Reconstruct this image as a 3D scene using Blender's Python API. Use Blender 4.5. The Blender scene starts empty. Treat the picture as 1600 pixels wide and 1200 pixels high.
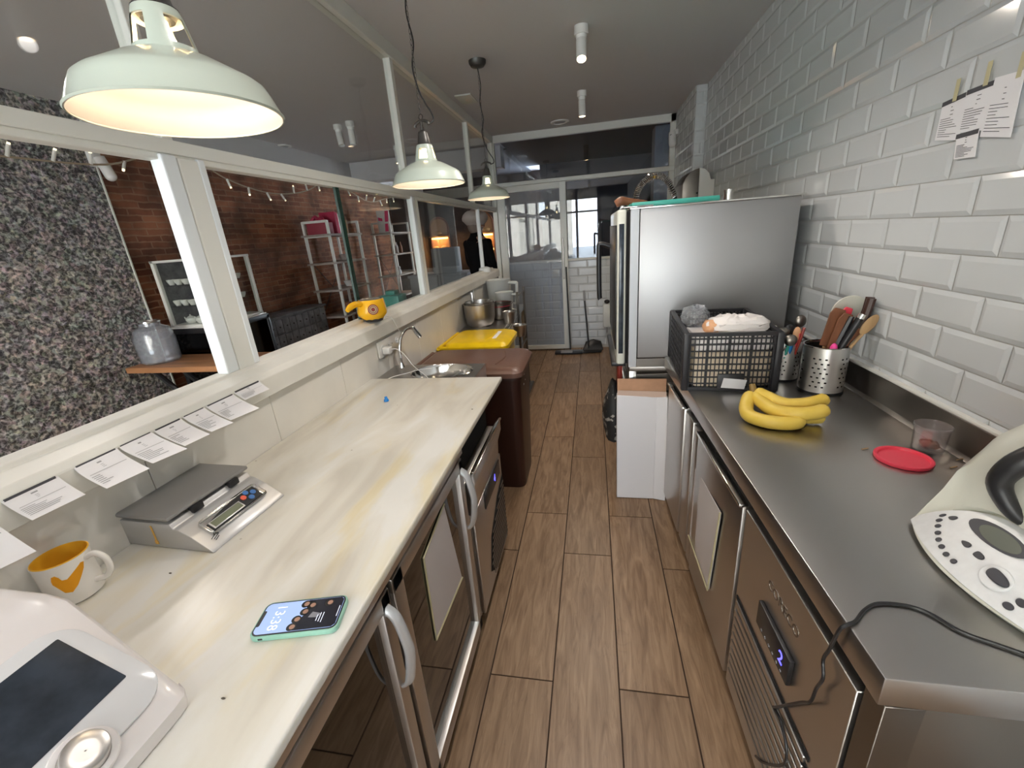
import bpy, bmesh, math, random
from mathutils import Vector, Matrix, Euler
PI=math.pi; R=math.radians
rnd=random.Random(7)
sc=bpy.context.scene; COL=sc.collection

# ------------------------------------------------------------ camera
cd=bpy.data.cameras.new('camera'); cam=bpy.data.objects.new('camera',cd); COL.objects.link(cam)
cd.sensor_width=36; cd.lens=667/1600*36; cd.clip_start=0.02
def cam_axes(yaw,p,r):
    cy,sy,cp,sp,cr,sr=math.cos(yaw),math.sin(yaw),math.cos(p),math.sin(p),math.cos(r),math.sin(r)
    fwd=Vector((sy*cp,cy*cp,-sp)); right=Vector((cy,-sy,0)); down=fwd.cross(right)
    return cr*right+sr*down, -sr*right+cr*down, fwd
rt,dn,fw=cam_axes(R(-11.514),R(19.335),R(4.584))
M=Matrix((rt,-dn,-fw)).transposed().to_4x4(); M.translation=(0,0,1.55); cam.matrix_world=M
sc.camera=cam

# ------------------------------------------------------------ world, daylight, exposure
w=bpy.data.worlds.new('daylight'); sc.world=w; w.use_nodes=True
bg=w.node_tree.nodes['Background']; bg.inputs['Color'].default_value=(.78,.89,1,1); bg.inputs['Strength'].default_value=11.0
sc.view_settings.view_transform='Standard'; sc.view_settings.look='None'
sc.view_settings.gamma=1; sc.view_settings.use_curve_mapping=False
sc.view_settings.exposure=1.08
def portal(name,loc,rot,sx,sy):
    l=bpy.data.lights.new(name,'AREA'); l.shape='RECTANGLE'; l.size=sx; l.size_y=sy
    l.cycles.is_portal=True
    o=bpy.data.objects.new(name,l); o.location=loc; o.rotation_euler=rot; COL.objects.link(o)
portal('window_daylight_shop',(-2.45,-2.75,1.35),(R(90),0,0),2.3,2.1)
portal('window_daylight_kitchen',(-.54,-2.75,1.35),(R(90),0,0),1.48,2.1)
def lamp(name,kind,loc,power,col,size=.03,rot=None,spot=None,blend=.5):
    l=bpy.data.lights.new(name,kind); l.energy=power; l.color=col
    if kind=='AREA': l.size=size
    else: l.shadow_soft_size=size
    if spot: l.spot_size=R(spot); l.spot_blend=blend
    o=bpy.data.objects.new(name,l); o.location=loc; COL.objects.link(o)
    if rot: o.rotation_euler=rot
    return o
sc.cycles.max_bounces=10; sc.cycles.diffuse_bounces=5; sc.cycles.glossy_bounces=5; sc.cycles.transparent_max_bounces=24
sc.cycles.sample_clamp_indirect=6; sc.cycles.caustics_reflective=False; sc.cycles.caustics_refractive=False

# ------------------------------------------------------------ materials
MATS={}
def newmat(name):
    m=bpy.data.materials.new(name); m.use_nodes=True; MATS[name]=m
    return m,m.node_tree,m.node_tree.nodes['Principled BSDF']
def pin(b,k,v):
    if k in b.inputs: b.inputs[k].default_value=v
def mat(name,col,rough=.5,metal=0,spec=.5,emit=None,es=0,coat=0,var=0,scale=20,bump=0,bscale=60,stretch=(1,1,1),trans=0,ior=1.45,aniso=0,col2=None,lo=.35,hi=.65,rvar=0,detail=4):
    m,t,b=newmat(name); N=t.nodes; L=t.links
    c=(*col,1)
    pin(b,'Base Color',c); pin(b,'Roughness',rough); pin(b,'Metallic',metal); pin(b,'Specular IOR Level',spec)
    pin(b,'Coat Weight',coat); pin(b,'Transmission Weight',trans); pin(b,'IOR',ior); pin(b,'Anisotropic',aniso)
    if emit: pin(b,'Emission Color',(*emit,1)); pin(b,'Emission Strength',es)
    if var or bump or col2 or rvar:
        tc=N.new('ShaderNodeTexCoord'); mp=N.new('ShaderNodeMapping'); L.new(tc.outputs['Object'],mp.inputs[0])
        mp.inputs['Scale'].default_value=stretch
        if var or col2 or rvar:
            n=N.new('ShaderNodeTexNoise'); n.inputs['Scale'].default_value=scale; n.inputs['Detail'].default_value=detail
            L.new(mp.outputs[0],n.inputs['Vector'])
        if var or col2:
            cr=N.new('ShaderNodeValToRGB'); L.new(n.outputs['Fac'],cr.inputs[0])
            cr.color_ramp.elements[0].position=lo; cr.color_ramp.elements[1].position=hi
            if col2: a,b2=col,col2
            else: a=tuple(x*(1-var) for x in col); b2=tuple(min(1,x*(1+var)) for x in col)
            cr.color_ramp.elements[0].color=(*a,1); cr.color_ramp.elements[1].color=(*b2,1)
            L.new(cr.outputs[0],b.inputs['Base Color'])
        if rvar:
            mr=N.new('ShaderNodeMapRange'); mr.inputs['To Min'].default_value=max(.02,rough-rvar); mr.inputs['To Max'].default_value=rough+rvar
            L.new(n.outputs['Fac'],mr.inputs[0]); L.new(mr.outputs[0],b.inputs['Roughness'])
        if bump:
            n2=N.new('ShaderNodeTexNoise'); n2.inputs['Scale'].default_value=bscale; n2.inputs['Detail'].default_value=3
            L.new(mp.outputs[0],n2.inputs['Vector'])
            bp=N.new('ShaderNodeBump'); bp.inputs['Strength'].default_value=bump; bp.inputs['Distance'].default_value=.004
            L.new(n2.outputs['Fac'],bp.inputs['Height']); L.new(bp.outputs[0],b.inputs['Normal'])
    return m
def glassmat(name,tint=(1,1,1),refl=1.0,rough=0.0,body=0,bodycol=(1,1,1)):
    m=bpy.data.materials.new(name); m.use_nodes=True; MATS[name]=m
    t=m.node_tree; N=t.nodes; L=t.links; N.clear()
    out=N.new('ShaderNodeOutputMaterial'); tr=N.new('ShaderNodeBsdfTransparent'); tr.inputs[0].default_value=(*tint,1)
    gl=N.new('ShaderNodeBsdfGlossy'); gl.inputs['Roughness'].default_value=rough
    lw=N.new('ShaderNodeLayerWeight'); lw.inputs['Blend'].default_value=.5
    pw=N.new('ShaderNodeMath'); pw.operation='POWER'; pw.inputs[1].default_value=5; L.new(lw.outputs['Facing'],pw.inputs[0])
    fr=N.new('ShaderNodeMath'); fr.operation='MULTIPLY_ADD'; fr.inputs[1].default_value=.96; fr.inputs[2].default_value=.04; L.new(pw.outputs[0],fr.inputs[0])
    mu=N.new('ShaderNodeMath'); mu.operation='MULTIPLY'; mu.inputs[1].default_value=refl; mu.use_clamp=True
    L.new(fr.outputs[0],mu.inputs[0]); mx=N.new('ShaderNodeMixShader'); L.new(mu.outputs[0],mx.inputs[0])
    src=tr.outputs[0]
    if body:
        df=N.new('ShaderNodeBsdfDiffuse'); df.inputs[0].default_value=(*bodycol,1)
        m2=N.new('ShaderNodeMixShader'); m2.inputs[0].default_value=body; L.new(tr.outputs[0],m2.inputs[1]); L.new(df.outputs[0],m2.inputs[2]); src=m2.outputs[0]
    L.new(src,mx.inputs[1]); L.new(gl.outputs[0],mx.inputs[2]); L.new(mx.outputs[0],out.inputs[0])
    return m
mat('ceiling',(.64,.615,.62),.85)
mat('white_paint',(.74,.73,.68),.45,var=.04,scale=6)
mat('white_frame',(.78,.78,.73),.35)
mat('sash_white',(.80,.84,.86),.3)
mat('metro_tile',(.60,.62,.63),.12,spec=.55)
mat('grout',(.50,.49,.46),.8)
mat('cream_tile',(.74,.72,.67),.18,var=.04,scale=5)
mat('steel',(.52,.50,.47),.32,1)
mat('steel_top',(.50,.485,.47),.31,1)
mat('steel_vertical',(.58,.56,.54),.33,1,rvar=.03,scale=3)
mat('steel_brushed',(.42,.42,.425),.46,1)
mat('steel_dark',(.24,.22,.20),.34,1)
mat('polished_steel',(.75,.74,.72),.12,1)
mat('cup_steel',(.66,.65,.64),.36,1)
mat('chrome',(.8,.8,.8),.08,1)
mat('black_plastic',(.018,.018,.02),.35)
mat('black_gap',(.008,.007,.007),.9)  # near-black, puts the shade inside gaps and recesses into colour
mat('crate_plastic',(.022,.022,.026),.42)
mat('white_plastic',(.80,.79,.76),.3,coat=.3)
mat('machine_white',(.78,.75,.75),.28,coat=.4)
mat('machine_cream',(.68,.68,.60),.32,coat=.3)
mat('panel_white',(.76,.77,.78),.3,var=.03,scale=60)
mat('panel_glass_white',(.72,.73,.75),.12,coat=.5)
mat('yellow_plastic',(.85,.56,.005),.32,var=.05,scale=12)
mat('yellow_enamel',(.85,.45,.01),.25,coat=.4)
mat('brown_plastic',(.155,.080,.058),.34,var=.05,scale=9)
mat('brown_body',(.04,.014,.010),.35)
mat('red_plastic',(.78,.06,.10),.38)
mat('pink_plastic',(.8,.06,.3),.4)
mat('blue_plastic',(.02,.22,.62),.4)
mat('paper',(.82,.81,.83),.7)
mat('paper_old',(.60,.55,.54),.5)
mat('ink',(.07,.07,.08),.7)
mat('ink_grey',(.35,.35,.36),.7)
mat('tape',(.55,.50,.30),.4)
mat('wood_spoon',(.46,.29,.14),.55,var=.15,scale=25,stretch=(1,1,.2))
mat('wood_dark',(.22,.085,.04),.5,var=.2,scale=25,stretch=(1,1,.2))
mat('wood_cleaver',(.05,.022,.016),.4)
mat('table_wood',(.42,.20,.09),.45,var=.25,scale=9,stretch=(.2,2,1))
mat('shelf_wood',(.36,.30,.26),.6,var=.15,scale=15)
mat('banana',(.68,.47,.07),.45,col2=(.74,.54,.11),scale=12)
mat('banana_tip',(.25,.16,.05),.6)
mat('cardboard',(.42,.235,.14),.8,var=.05,scale=30)
mat('cardboard_light',(.55,.40,.32),.8)
mat('box_white',(.80,.78,.80),.6)
mat('pendant_paint',(.54,.60,.52),.28,coat=.5)
mat('pendant_inside',(.78,.72,.64),.5)
mat('gunmetal',(.10,.095,.09),.4,.7)
mat('bulb',(1,.9,.7),.3,emit=(1,.80,.45),es=5)
mat('spot_glow',(1,.9,.8),.3,emit=(1,.72,.42),es=14)
mat('warm_strip',(1,.8,.4),.3,emit=(1,.58,.16),es=2.2)
mat('fairy_glow',(1,.9,.6),.3,emit=(1,.85,.55),es=.9)
mat('fairy_tube',(.80,.78,.72),.4)
mat('rope',(.42,.34,.24),.8)
mat('led_blue',(.1,.1,1),.3,emit=(.10,.09,1),es=1.5)
mat('lcd',(.20,.22,.15),.2)
mat('lcd_grey',(.13,.14,.115),.2)
mat('screen_dark',(.025,.034,.048),.14,var=.35,scale=25)
mat('screen_blue',(.3,.4,.7),.2,emit=(.33,.46,.80),es=.30)
mat('screen_dim',(.02,.02,.03),.15)
mat('skin_photo',(.35,.2,.14),.4,emit=(.42,.26,.2),es=.08)
mat('hair_photo',(.01,.01,.01),.3)
mat('grey_photo',(.2,.2,.22),.3,emit=(.3,.3,.33),es=.08)
mat('white_screen',(.8,.8,.9),.3,emit=(.6,.7,1),es=.30)
mat('mint_case',(.30,.56,.45),.4)
mat('mug_yellow',(.78,.42,.03),.3)
mat('mug_print',(.78,.33,.0),.35)
mat('ceramic',(.80,.78,.74),.2,coat=.3)
mat('scale_silver',(.55,.55,.55),.36,.5)
mat('scale_plate',(.34,.335,.33),.42,.6)
mat('button_blue',(.05,.16,.42),.4)
mat('button_red',(.75,.12,.07),.4)
mat('dark_button',(.05,.05,.06),.5)
mat('skin',(.50,.27,.19),.5)
mat('jacket_black',(.010,.010,.011),.95,spec=.1)
mat('hat_white',(.50,.45,.42),.85)
mat('hair_grey',(.25,.2,.17),.8)
mat('trousers',(.03,.03,.035),.9)
mat('teal_enamel',(.07,.42,.34),.35)
mat('red_box',(.30,.04,.06),.6)
mat('pink_paper',(.72,.04,.14),.6)
mat('binder_red',(.45,.03,.08),.6)
mat('plant_dark',(.05,.07,.03),.8)
mat('grey_drawer',(.16,.155,.16),.6,var=.25,scale=14)
mat('end_wall_brown',(.045,.030,.024),.7,var=.3,scale=7)
mat('dark_room',(.10,.10,.11),.8)  # dark tone stands for the dimness of the room beyond the glass
mat('pale_room',(.42,.44,.47),.8)
mat('niche_wood',(.42,.22,.09),.5)
mat('bread',(.55,.33,.14),.7)
mat('cloth_grey',(.20,.2,.21),.9)
mat('concrete_street',(.42,.42,.41),.9)
mat('facade_pale',(.60,.52,.42),.9,var=.1,scale=3)
mat('green_glass_edge',(.008,.034,.025),.25)
mat('translucent_plastic',(.72,.74,.72),.35)
mat('plastic_bag',(.62,.64,.68),.25)
mat('bag_white',(.82,.78,.76),.5)
mat('bag_orange',(.7,.38,.2),.5)
mat('grain_packet',(.66,.56,.42),.7)
mat('bag_black_print',(.02,.02,.02),.6,col2=(.35,.32,.28),scale=26,lo=.57,hi=.6)
mat('copper_red',(.25,.03,.02),.3)
mat('dirty_mark',(.10,.08,.06),.8)
mat('label_orange',(.70,.40,.08),.6)
glassmat('pane_glass',(.95,.97,.96),1.0)
glassmat('door_glass',(.84,.88,.94),1.6)
glassmat('leaf_glass',(.93,.95,.98),1.5,.0,.12,(.72,.8,.9))
glassmat('fridge_glass',(.10,.095,.09),1.9,.03)
glassmat('jar_glass',(.93,.94,.96),1.6,.02,.18,(.75,.78,.85))
glassmat('cup_plastic',(.94,.92,.92),1.8,.08,.12,(.7,.66,.66))
glassmat('bag_film',(.9,.9,.92),2.2,.12,.22,(.75,.78,.82))

def nodes_floor():
    m,t,b=newmat('floor_planks'); N=t.nodes; L=t.links
    at=N.new('ShaderNodeAttribute'); at.attribute_name='plank'
    tc=N.new('ShaderNodeTexCoord'); mp=N.new('ShaderNodeMapping'); mp.inputs['Scale'].default_value=(1,.12,1)
    add=N.new('ShaderNodeVectorMath'); add.operation='ADD'
    sc_=N.new('ShaderNodeVectorMath'); sc_.operation='SCALE'; sc_.inputs['Scale'].default_value=37.0
    L.new(at.outputs['Color'],sc_.inputs[0]); L.new(tc.outputs['Object'],mp.inputs[0]); L.new(mp.outputs[0],add.inputs[0]); L.new(sc_.outputs[0],add.inputs[1])
    n=N.new('ShaderNodeTexNoise'); n.inputs['Scale'].default_value=34; n.inputs['Detail'].default_value=7; n.inputs['Distortion'].default_value=1.4
    L.new(add.outputs[0],n.inputs['Vector'])
    n2=N.new('ShaderNodeTexNoise'); n2.inputs['Scale'].default_value=6; n2.inputs['Detail'].default_value=3; n2.inputs['Distortion'].default_value=2.5
    L.new(add.outputs[0],n2.inputs['Vector'])
    w1=N.new('ShaderNodeMath'); w1.operation='MULTIPLY'; w1.inputs[1].default_value=17; L.new(n2.outputs['Fac'],w1.inputs[0])
    w2=N.new('ShaderNodeMath'); w2.operation='FRACT'; L.new(w1.outputs[0],w2.inputs[0])
    cr=N.new('ShaderNodeValToRGB'); L.new(n.outputs['Fac'],cr.inputs[0])
    e=cr.color_ramp.elements; e[0].position=.3; e[0].color=(.215,.122,.064,1); e[1].position=.72; e[1].color=(.42,.27,.16,1)
    mx=N.new('ShaderNodeMixRGB'); mx.blend_type='MULTIPLY'; mx.inputs[0].default_value=.35
    cr2=N.new('ShaderNodeValToRGB'); L.new(w2.outputs[0],cr2.inputs[0]); e=cr2.color_ramp.elements; e[0].color=(.70,.70,.70,1); e[1].position=.35; e[1].color=(1,1,1,1)
    L.new(cr.outputs[0],mx.inputs[1]); L.new(cr2.outputs[0],mx.inputs[2])
    sep=N.new('ShaderNodeSeparateColor'); L.new(at.outputs['Color'],sep.inputs[0])
    mr=N.new('ShaderNodeMapRange'); mr.inputs['To Min'].default_value=.84; mr.inputs['To Max'].default_value=1.14; L.new(sep.outputs[0],mr.inputs[0])
    vm=N.new('ShaderNodeVectorMath'); vm.operation='SCALE'; L.new(mx.outputs[0],vm.inputs[0]); L.new(mr.outputs[0],vm.inputs['Scale'])
    L.new(vm.outputs[0],b.inputs['Base Color']); pin(b,'Roughness',.36)
    bp=N.new('ShaderNodeBump'); bp.inputs['Strength'].default_value=.12; bp.inputs['Distance'].default_value=.002; L.new(n.outputs['Fac'],bp.inputs['Height']); L.new(bp.outputs[0],b.inputs['Normal'])
nodes_floor()
def nodes_marble():
    m,t,b=newmat('marble'); N=t.nodes; L=t.links
    tc=N.new('ShaderNodeTexCoord'); mp=N.new('ShaderNodeMapping'); mp.inputs['Rotation'].default_value=(0,0,R(-28)); mp.inputs['Scale'].default_value=(1.6,.45,1)
    L.new(tc.outputs['Object'],mp.inputs[0])
    n=N.new('ShaderNodeTexNoise'); n.inputs['Scale'].default_value=3.6; n.inputs['Detail'].default_value=6; n.inputs['Distortion'].default_value=.8; L.new(mp.outputs[0],n.inputs['Vector'])
    cr=N.new('ShaderNodeValToRGB'); L.new(n.outputs['Fac'],cr.inputs[0]); e=cr.color_ramp.elements
    e[0].position=.30; e[0].color=(.55,.51,.44,1); e[1].position=.62; e[1].color=(.78,.77,.73,1)
    x=cr.color_ramp.elements.new(.46); x.color=(.70,.67,.59,1)
    n2=N.new('ShaderNodeTexNoise'); n2.inputs['Scale'].default_value=5; n2.inputs['Detail'].default_value=4; n2.inputs['Distortion'].default_value=.5; L.new(mp.outputs[0],n2.inputs['Vector'])
    cr2=N.new('ShaderNodeValToRGB'); L.new(n2.outputs['Fac'],cr2.inputs[0]); e=cr2.color_ramp.elements; e[0].position=.56; e[0].color=(1,1,1,1); e[1].position=.70; e[1].color=(1,.88,.55,1)
    mx=N.new('ShaderNodeMixRGB'); mx.blend_type='MULTIPLY'; mx.inputs[0].default_value=.6; L.new(cr.outputs[0],mx.inputs[1]); L.new(cr2.outputs[0],mx.inputs[2])
    v=N.new('ShaderNodeTexVoronoi'); v.inputs['Scale'].default_value=11; L.new(tc.outputs['Object'],v.inputs['Vector'])
    cr3=N.new('ShaderNodeValToRGB'); L.new(v.outputs['Distance'],cr3.inputs[0]); e=cr3.color_ramp.elements; e[0].position=.025; e[0].color=(.35,.3,.22,1); e[1].position=.045; e[1].color=(1,1,1,1)
    mx2=N.new('ShaderNodeMixRGB'); mx2.blend_type='MULTIPLY'; mx2.inputs[0].default_value=.7; L.new(mx.outputs[0],mx2.inputs[1]); L.new(cr3.outputs[0],mx2.inputs[2])
    L.new(mx2.outputs[0],b.inputs['Base Color']); pin(b,'Roughness',.30)
nodes_marble()
def nodes_brick():
    m,t,b=newmat('brick'); N=t.nodes; L=t.links
    tc=N.new('ShaderNodeTexCoord'); sp=N.new('ShaderNodeSeparateXYZ'); L.new(tc.outputs['Object'],sp.inputs[0])
    cb=N.new('ShaderNodeCombineXYZ'); L.new(sp.outputs['Y'],cb.inputs['X']); L.new(sp.outputs['Z'],cb.inputs['Y'])
    nw=N.new('ShaderNodeTexNoise'); nw.inputs['Scale'].default_value=12; L.new(cb.outputs[0],nw.inputs['Vector'])
    va=N.new('ShaderNodeVectorMath'); va.operation='SCALE'; va.inputs['Scale'].default_value=.022; L.new(nw.outputs['Color'],va.inputs[0])
    vb=N.new('ShaderNodeVectorMath'); vb.operation='ADD'; L.new(cb.outputs[0],vb.inputs[0]); L.new(va.outputs[0],vb.inputs[1])
    br=N.new('ShaderNodeTexBrick'); L.new(vb.outputs[0],br.inputs['Vector'])
    br.inputs['Scale'].default_value=1; br.inputs['Brick Width'].default_value=.22; br.inputs['Row Height'].default_value=.054; br.inputs['Mortar Size'].default_value=.007; br.inputs['Mortar Smooth'].default_value=.3
    br.inputs['Color1'].default_value=(.27,.115,.062,1); br.inputs['Color2'].default_value=(.13,.045,.026,1); br.inputs['Mortar'].default_value=(.27,.155,.10,1); br.inputs['Bias'].default_value=-.1
    n=N.new('ShaderNodeTexNoise'); n.inputs['Scale'].default_value=3.5; n.inputs['Detail'].default_value=8; L.new(cb.outputs[0],n.inputs['Vector'])
    cr=N.new('ShaderNodeValToRGB'); L.new(n.outputs['Fac'],cr.inputs[0]); e=cr.color_ramp.elements; e[0].position=.35; e[0].color=(.55,.5,.45,1); e[1].position=.65; e[1].color=(1.5,1.35,1.2,1)
    mx=N.new('ShaderNodeMixRGB'); mx.blend_type='MULTIPLY'; mx.inputs[0].default_value=1; L.new(br.outputs['Color'],mx.inputs[1]); L.new(cr.outputs[0],mx.inputs[2])
    L.new(mx.outputs[0],b.inputs['Base Color']); pin(b,'Roughness',.8)
    bp=N.new('ShaderNodeBump'); bp.inputs['Distance'].default_value=.01; bp.inputs['Strength'].default_value=.6; bp.invert=True; L.new(br.outputs['Fac'],bp.inputs['Height']); L.new(bp.outputs[0],b.inputs['Normal'])
nodes_brick()
def nodes_collage():
    m,t,b=newmat('collage'); N=t.nodes; L=t.links
    tc=N.new('ShaderNodeTexCoord'); sp=N.new('ShaderNodeSeparateXYZ'); L.new(tc.outputs['Object'],sp.inputs[0])
    cb=N.new('ShaderNodeCombineXYZ'); L.new(sp.outputs['Y'],cb.inputs['X']); L.new(sp.outputs['Z'],cb.inputs['Y'])
    nw=N.new('ShaderNodeTexNoise'); nw.inputs['Scale'].default_value=18; L.new(cb.outputs[0],nw.inputs['Vector'])
    va=N.new('ShaderNodeVectorMath'); va.operation='SCALE'; va.inputs['Scale'].default_value=.03; L.new(nw.outputs['Color'],va.inputs[0])
    vb=N.new('ShaderNodeVectorMath'); vb.operation='ADD'; L.new(cb.outputs[0],vb.inputs[0]); L.new(va.outputs[0],vb.inputs[1])
    def vor(s,sat,lo,hi,gam):
        v=N.new('ShaderNodeTexVoronoi'); v.inputs['Scale'].default_value=s; L.new(vb.outputs[0],v.inputs['Vector'])
        h=N.new('ShaderNodeHueSaturation'); h.inputs['Saturation'].default_value=sat; L.new(v.outputs['Color'],h.inputs['Color'])
        g=N.new('ShaderNodeGamma'); g.inputs[1].default_value=gam; L.new(h.outputs[0],g.inputs[0])
        return v,g
    v1,c1=vor(17,.10,0,1,2.2); v2,c2=vor(36,.12,0,1,2.0)
    n=N.new('ShaderNodeTexNoise'); n.inputs['Scale'].default_value=44; n.inputs['Detail'].default_value=4; L.new(vb.outputs[0],n.inputs['Vector'])
    cr=N.new('ShaderNodeValToRGB'); L.new(n.outputs['Fac'],cr.inputs[0]); e=cr.color_ramp.elements; e[0].position=.42; e[0].color=(.05,.045,.045,1); e[1].position=.62; e[1].color=(.85,.79,.75,1)
    mx=N.new('ShaderNodeMixRGB'); mx.inputs[0].default_value=.62; L.new(c1.outputs[0],mx.inputs[1]); L.new(c2.outputs[0],mx.inputs[2])
    m2=N.new('ShaderNodeMixRGB'); m2.blend_type='MULTIPLY'; m2.inputs[0].default_value=.92; L.new(mx.outputs[0],m2.inputs[1]); L.new(cr.outputs[0],m2.inputs[2])
    # thin pale edges of pictures
    ve=N.new('ShaderNodeTexVoronoi'); ve.feature='DISTANCE_TO_EDGE'; ve.inputs['Scale'].default_value=24; L.new(vb.outputs[0],ve.inputs['Vector'])
    ce=N.new('ShaderNodeValToRGB'); L.new(ve.outputs['Distance'],ce.inputs[0]); e=ce.color_ramp.elements; e[0].position=.0; e[0].color=(.24,.24,.24,1); e[1].position=.05; e[1].color=(0,0,0,1)
    m3=N.new('ShaderNodeMixRGB'); m3.blend_type='ADD'; m3.inputs[0].default_value=.8; L.new(m2.outputs[0],m3.inputs[1]); L.new(ce.outputs[0],m3.inputs[2])
    L.new(m3.outputs[0],b.inputs['Base Color']); pin(b,'Roughness',.6)
nodes_collage()

# ------------------------------------------------------------ mesh builder
class MB:
    def __init__(s): s.bm=bmesh.new()
    def box(s,x0,x1,y0,y1,z0,z1,bev=0,seg=2,mtx=None):
        r=bmesh.ops.create_cube(s.bm,size=1)['verts']
        bmesh.ops.scale(s.bm,vec=(abs(x1-x0),abs(y1-y0),abs(z1-z0)),verts=r)
        bmesh.ops.translate(s.bm,vec=((x0+x1)/2,(y0+y1)/2,(z0+z1)/2),verts=r)
        if bev:
            ed=list({e for v in r for e in v.link_edges})
            g=bmesh.ops.bevel(s.bm,geom=ed,offset=bev,segments=seg,profile=.5,affect='EDGES')
            r=list({v for f in g['faces'] for v in f.verts}|{v for v in r if v.is_valid})
        if mtx is not None: bmesh.ops.transform(s.bm,matrix=mtx,verts=[v for v in r if v.is_valid])
        return s
    def poly(s,pts):
        s.bm.faces.new([s.bm.verts.new(p) for p in pts]); return s
    def prism(s,pts,vec,bev=0,seg=2):
        # pts: 3D polygon, extruded along vec
        vec=Vector(vec); a=[s.bm.verts.new(p) for p in pts]; b=[s.bm.verts.new(Vector(p)+vec) for p in pts]
        n=len(pts); fs=[s.bm.faces.new(a[::-1]),s.bm.faces.new(b)]
        for i in range(n): fs.append(s.bm.faces.new((a[i],a[(i+1)%n],b[(i+1)%n],b[i])))
        bmesh.ops.recalc_face_normals(s.bm,faces=fs)
        if bev:
            ed=list({e for f in fs for e in f.edges}); bmesh.ops.bevel(s.bm,geom=ed,offset=bev,segments=seg,profile=.5,affect='EDGES')
        return s
    def cyl(s,p0,p1,r0,r1=None,seg=24,cap=True):
        if r1 is None: r1=r0
        p0,p1=Vector(p0),Vector(p1); d=(p1-p0); z=d.normalized(); x=z.orthogonal().normalized(); y=z.cross(x)
        A=[];B=[]
        for i in range(seg):
            a=2*PI*i/seg; v=x*math.cos(a)+y*math.sin(a); A.append(s.bm.verts.new(p0+v*r0)); B.append(s.bm.verts.new(p1+v*r1))
        for i in range(seg): s.bm.faces.new((A[i],A[(i+1)%seg],B[(i+1)%seg],B[i]))
        if cap: s.bm.faces.new(A[::-1]); s.bm.faces.new(B)
        return s
    def tube(s,pts,r,seg=8,cap=True,smooth_n=0,closed=False,flat=1):
        pts=[Vector(p) for p in pts]
        if smooth_n: pts=catmull(pts,smooth_n,closed)
        n=len(pts); rr=r if isinstance(r,(list,tuple)) else None
        if rr and len(rr)!=n: rr=[lerp_list(rr,i/(n-1)) for i in range(n)]
        rings=[]; prev=None
        for i,p in enumerate(pts):
            if closed: t=(pts[(i+1)%n]-pts[i-1]).normalized()
            else: t=(pts[min(i+1,n-1)]-pts[max(i-1,0)]).normalized()
            if prev is None: x=t.orthogonal().normalized()
            else: x=(prev-t*prev.dot(t)).normalized()
            prev=x; y=t.cross(x); rad=rr[i] if rr else r
            rings.append([s.bm.verts.new(p+(x*math.cos(2*PI*k/seg)+y*math.sin(2*PI*k/seg)*flat)*rad) for k in range(seg)])
        m=n if closed else n-1
        for i in range(m):
            a,b=rings[i],rings[(i+1)%n]
            for k in range(seg): s.bm.faces.new((a[k],a[(k+1)%seg],b[(k+1)%seg],b[k]))
        if cap and not closed: s.bm.faces.new(rings[0][::-1]); s.bm.faces.new(rings[-1])
        return s
    def lathe(s,prof,c=(0,0,0),seg=40,mtx=None,a0=0,a1=2*PI,skip=None):
        c=Vector(c); full=abs(a1-a0-2*PI)<1e-6; cnt=seg if full else seg+1
        cols=[]; new=[]
        for i in range(cnt):
            a=a0+(a1-a0)*i/seg
            col=[]
            for (r,z) in prof:
                v=s.bm.verts.new(c+Vector((r*math.cos(a),r*math.sin(a),z))); col.append(v); new.append(v)
            cols.append(col)
        for i in range(seg):
            A=cols[i]; B=cols[(i+1)%cnt]
            for j in range(len(prof)-1):
                if skip and skip(i,j): continue
                try: s.bm.faces.new((A[j],B[j],B[j+1],A[j+1]))
                except ValueError: pass
        if mtx is not None: bmesh.ops.transform(s.bm,matrix=mtx,verts=new)
        return s
    def sphere(s,c,r,sx=1,sy=1,sz=1,u=20,v=12):
        g=bmesh.ops.create_uvsphere(s.bm,u_segments=u,v_segments=v,radius=r)['verts']
        bmesh.ops.scale(s.bm,vec=(sx,sy,sz),verts=g); bmesh.ops.translate(s.bm,vec=c,verts=g); return s
    def rings(s,rs,cap=True,closed=True):
        R_=[[s.bm.verts.new(p) for p in ring] for ring in rs]; n=len(rs[0])
        for a,b in zip(R_,R_[1:]):
            for k in range(n if closed else n-1): s.bm.faces.new((a[k],a[(k+1)%n],b[(k+1)%n],b[k]))
        if cap: s.bm.faces.new(R_[0][::-1]); s.bm.faces.new(R_[-1])
        return s
    def xf(s,m): bmesh.ops.transform(s.bm,matrix=m,verts=s.bm.verts[:]); return s
    def shear(s):
        for v in s.bm.verts:
            if v.co.y>.3 and v.co.x>-.817: v.co.y-=(v.co.x+.817)/.2*.032
        return s
    def jitter(s,a,seed=1):
        q=random.Random(seed)
        for v in s.bm.verts: v.co+=Vector((q.uniform(-a,a),q.uniform(-a,a),q.uniform(-a,a)))
        return s
def lerp_list(l,t):
    f=t*(len(l)-1); i=min(int(f),len(l)-2); return l[i]+(l[i+1]-l[i])*(f-i)
def catmull(P,n,closed=False):
    out=[]; N=len(P); segs=N if closed else N-1
    for i in range(segs):
        p0=P[i-1] if (i>0 or closed) else P[0]; p1=P[i]; p2=P[(i+1)%N]; p3=P[(i+2)%N] if (i+2<N or closed) else P[-1]
        for k in range(n):
            t=k/n; out.append(.5*((2*p1)+(p2-p0)*t+(2*p0-5*p1+4*p2-p3)*t*t+(3*p1-p0-3*p2+p3)*t**3))
    if not closed: out.append(P[-1].copy())
    return out
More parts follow.
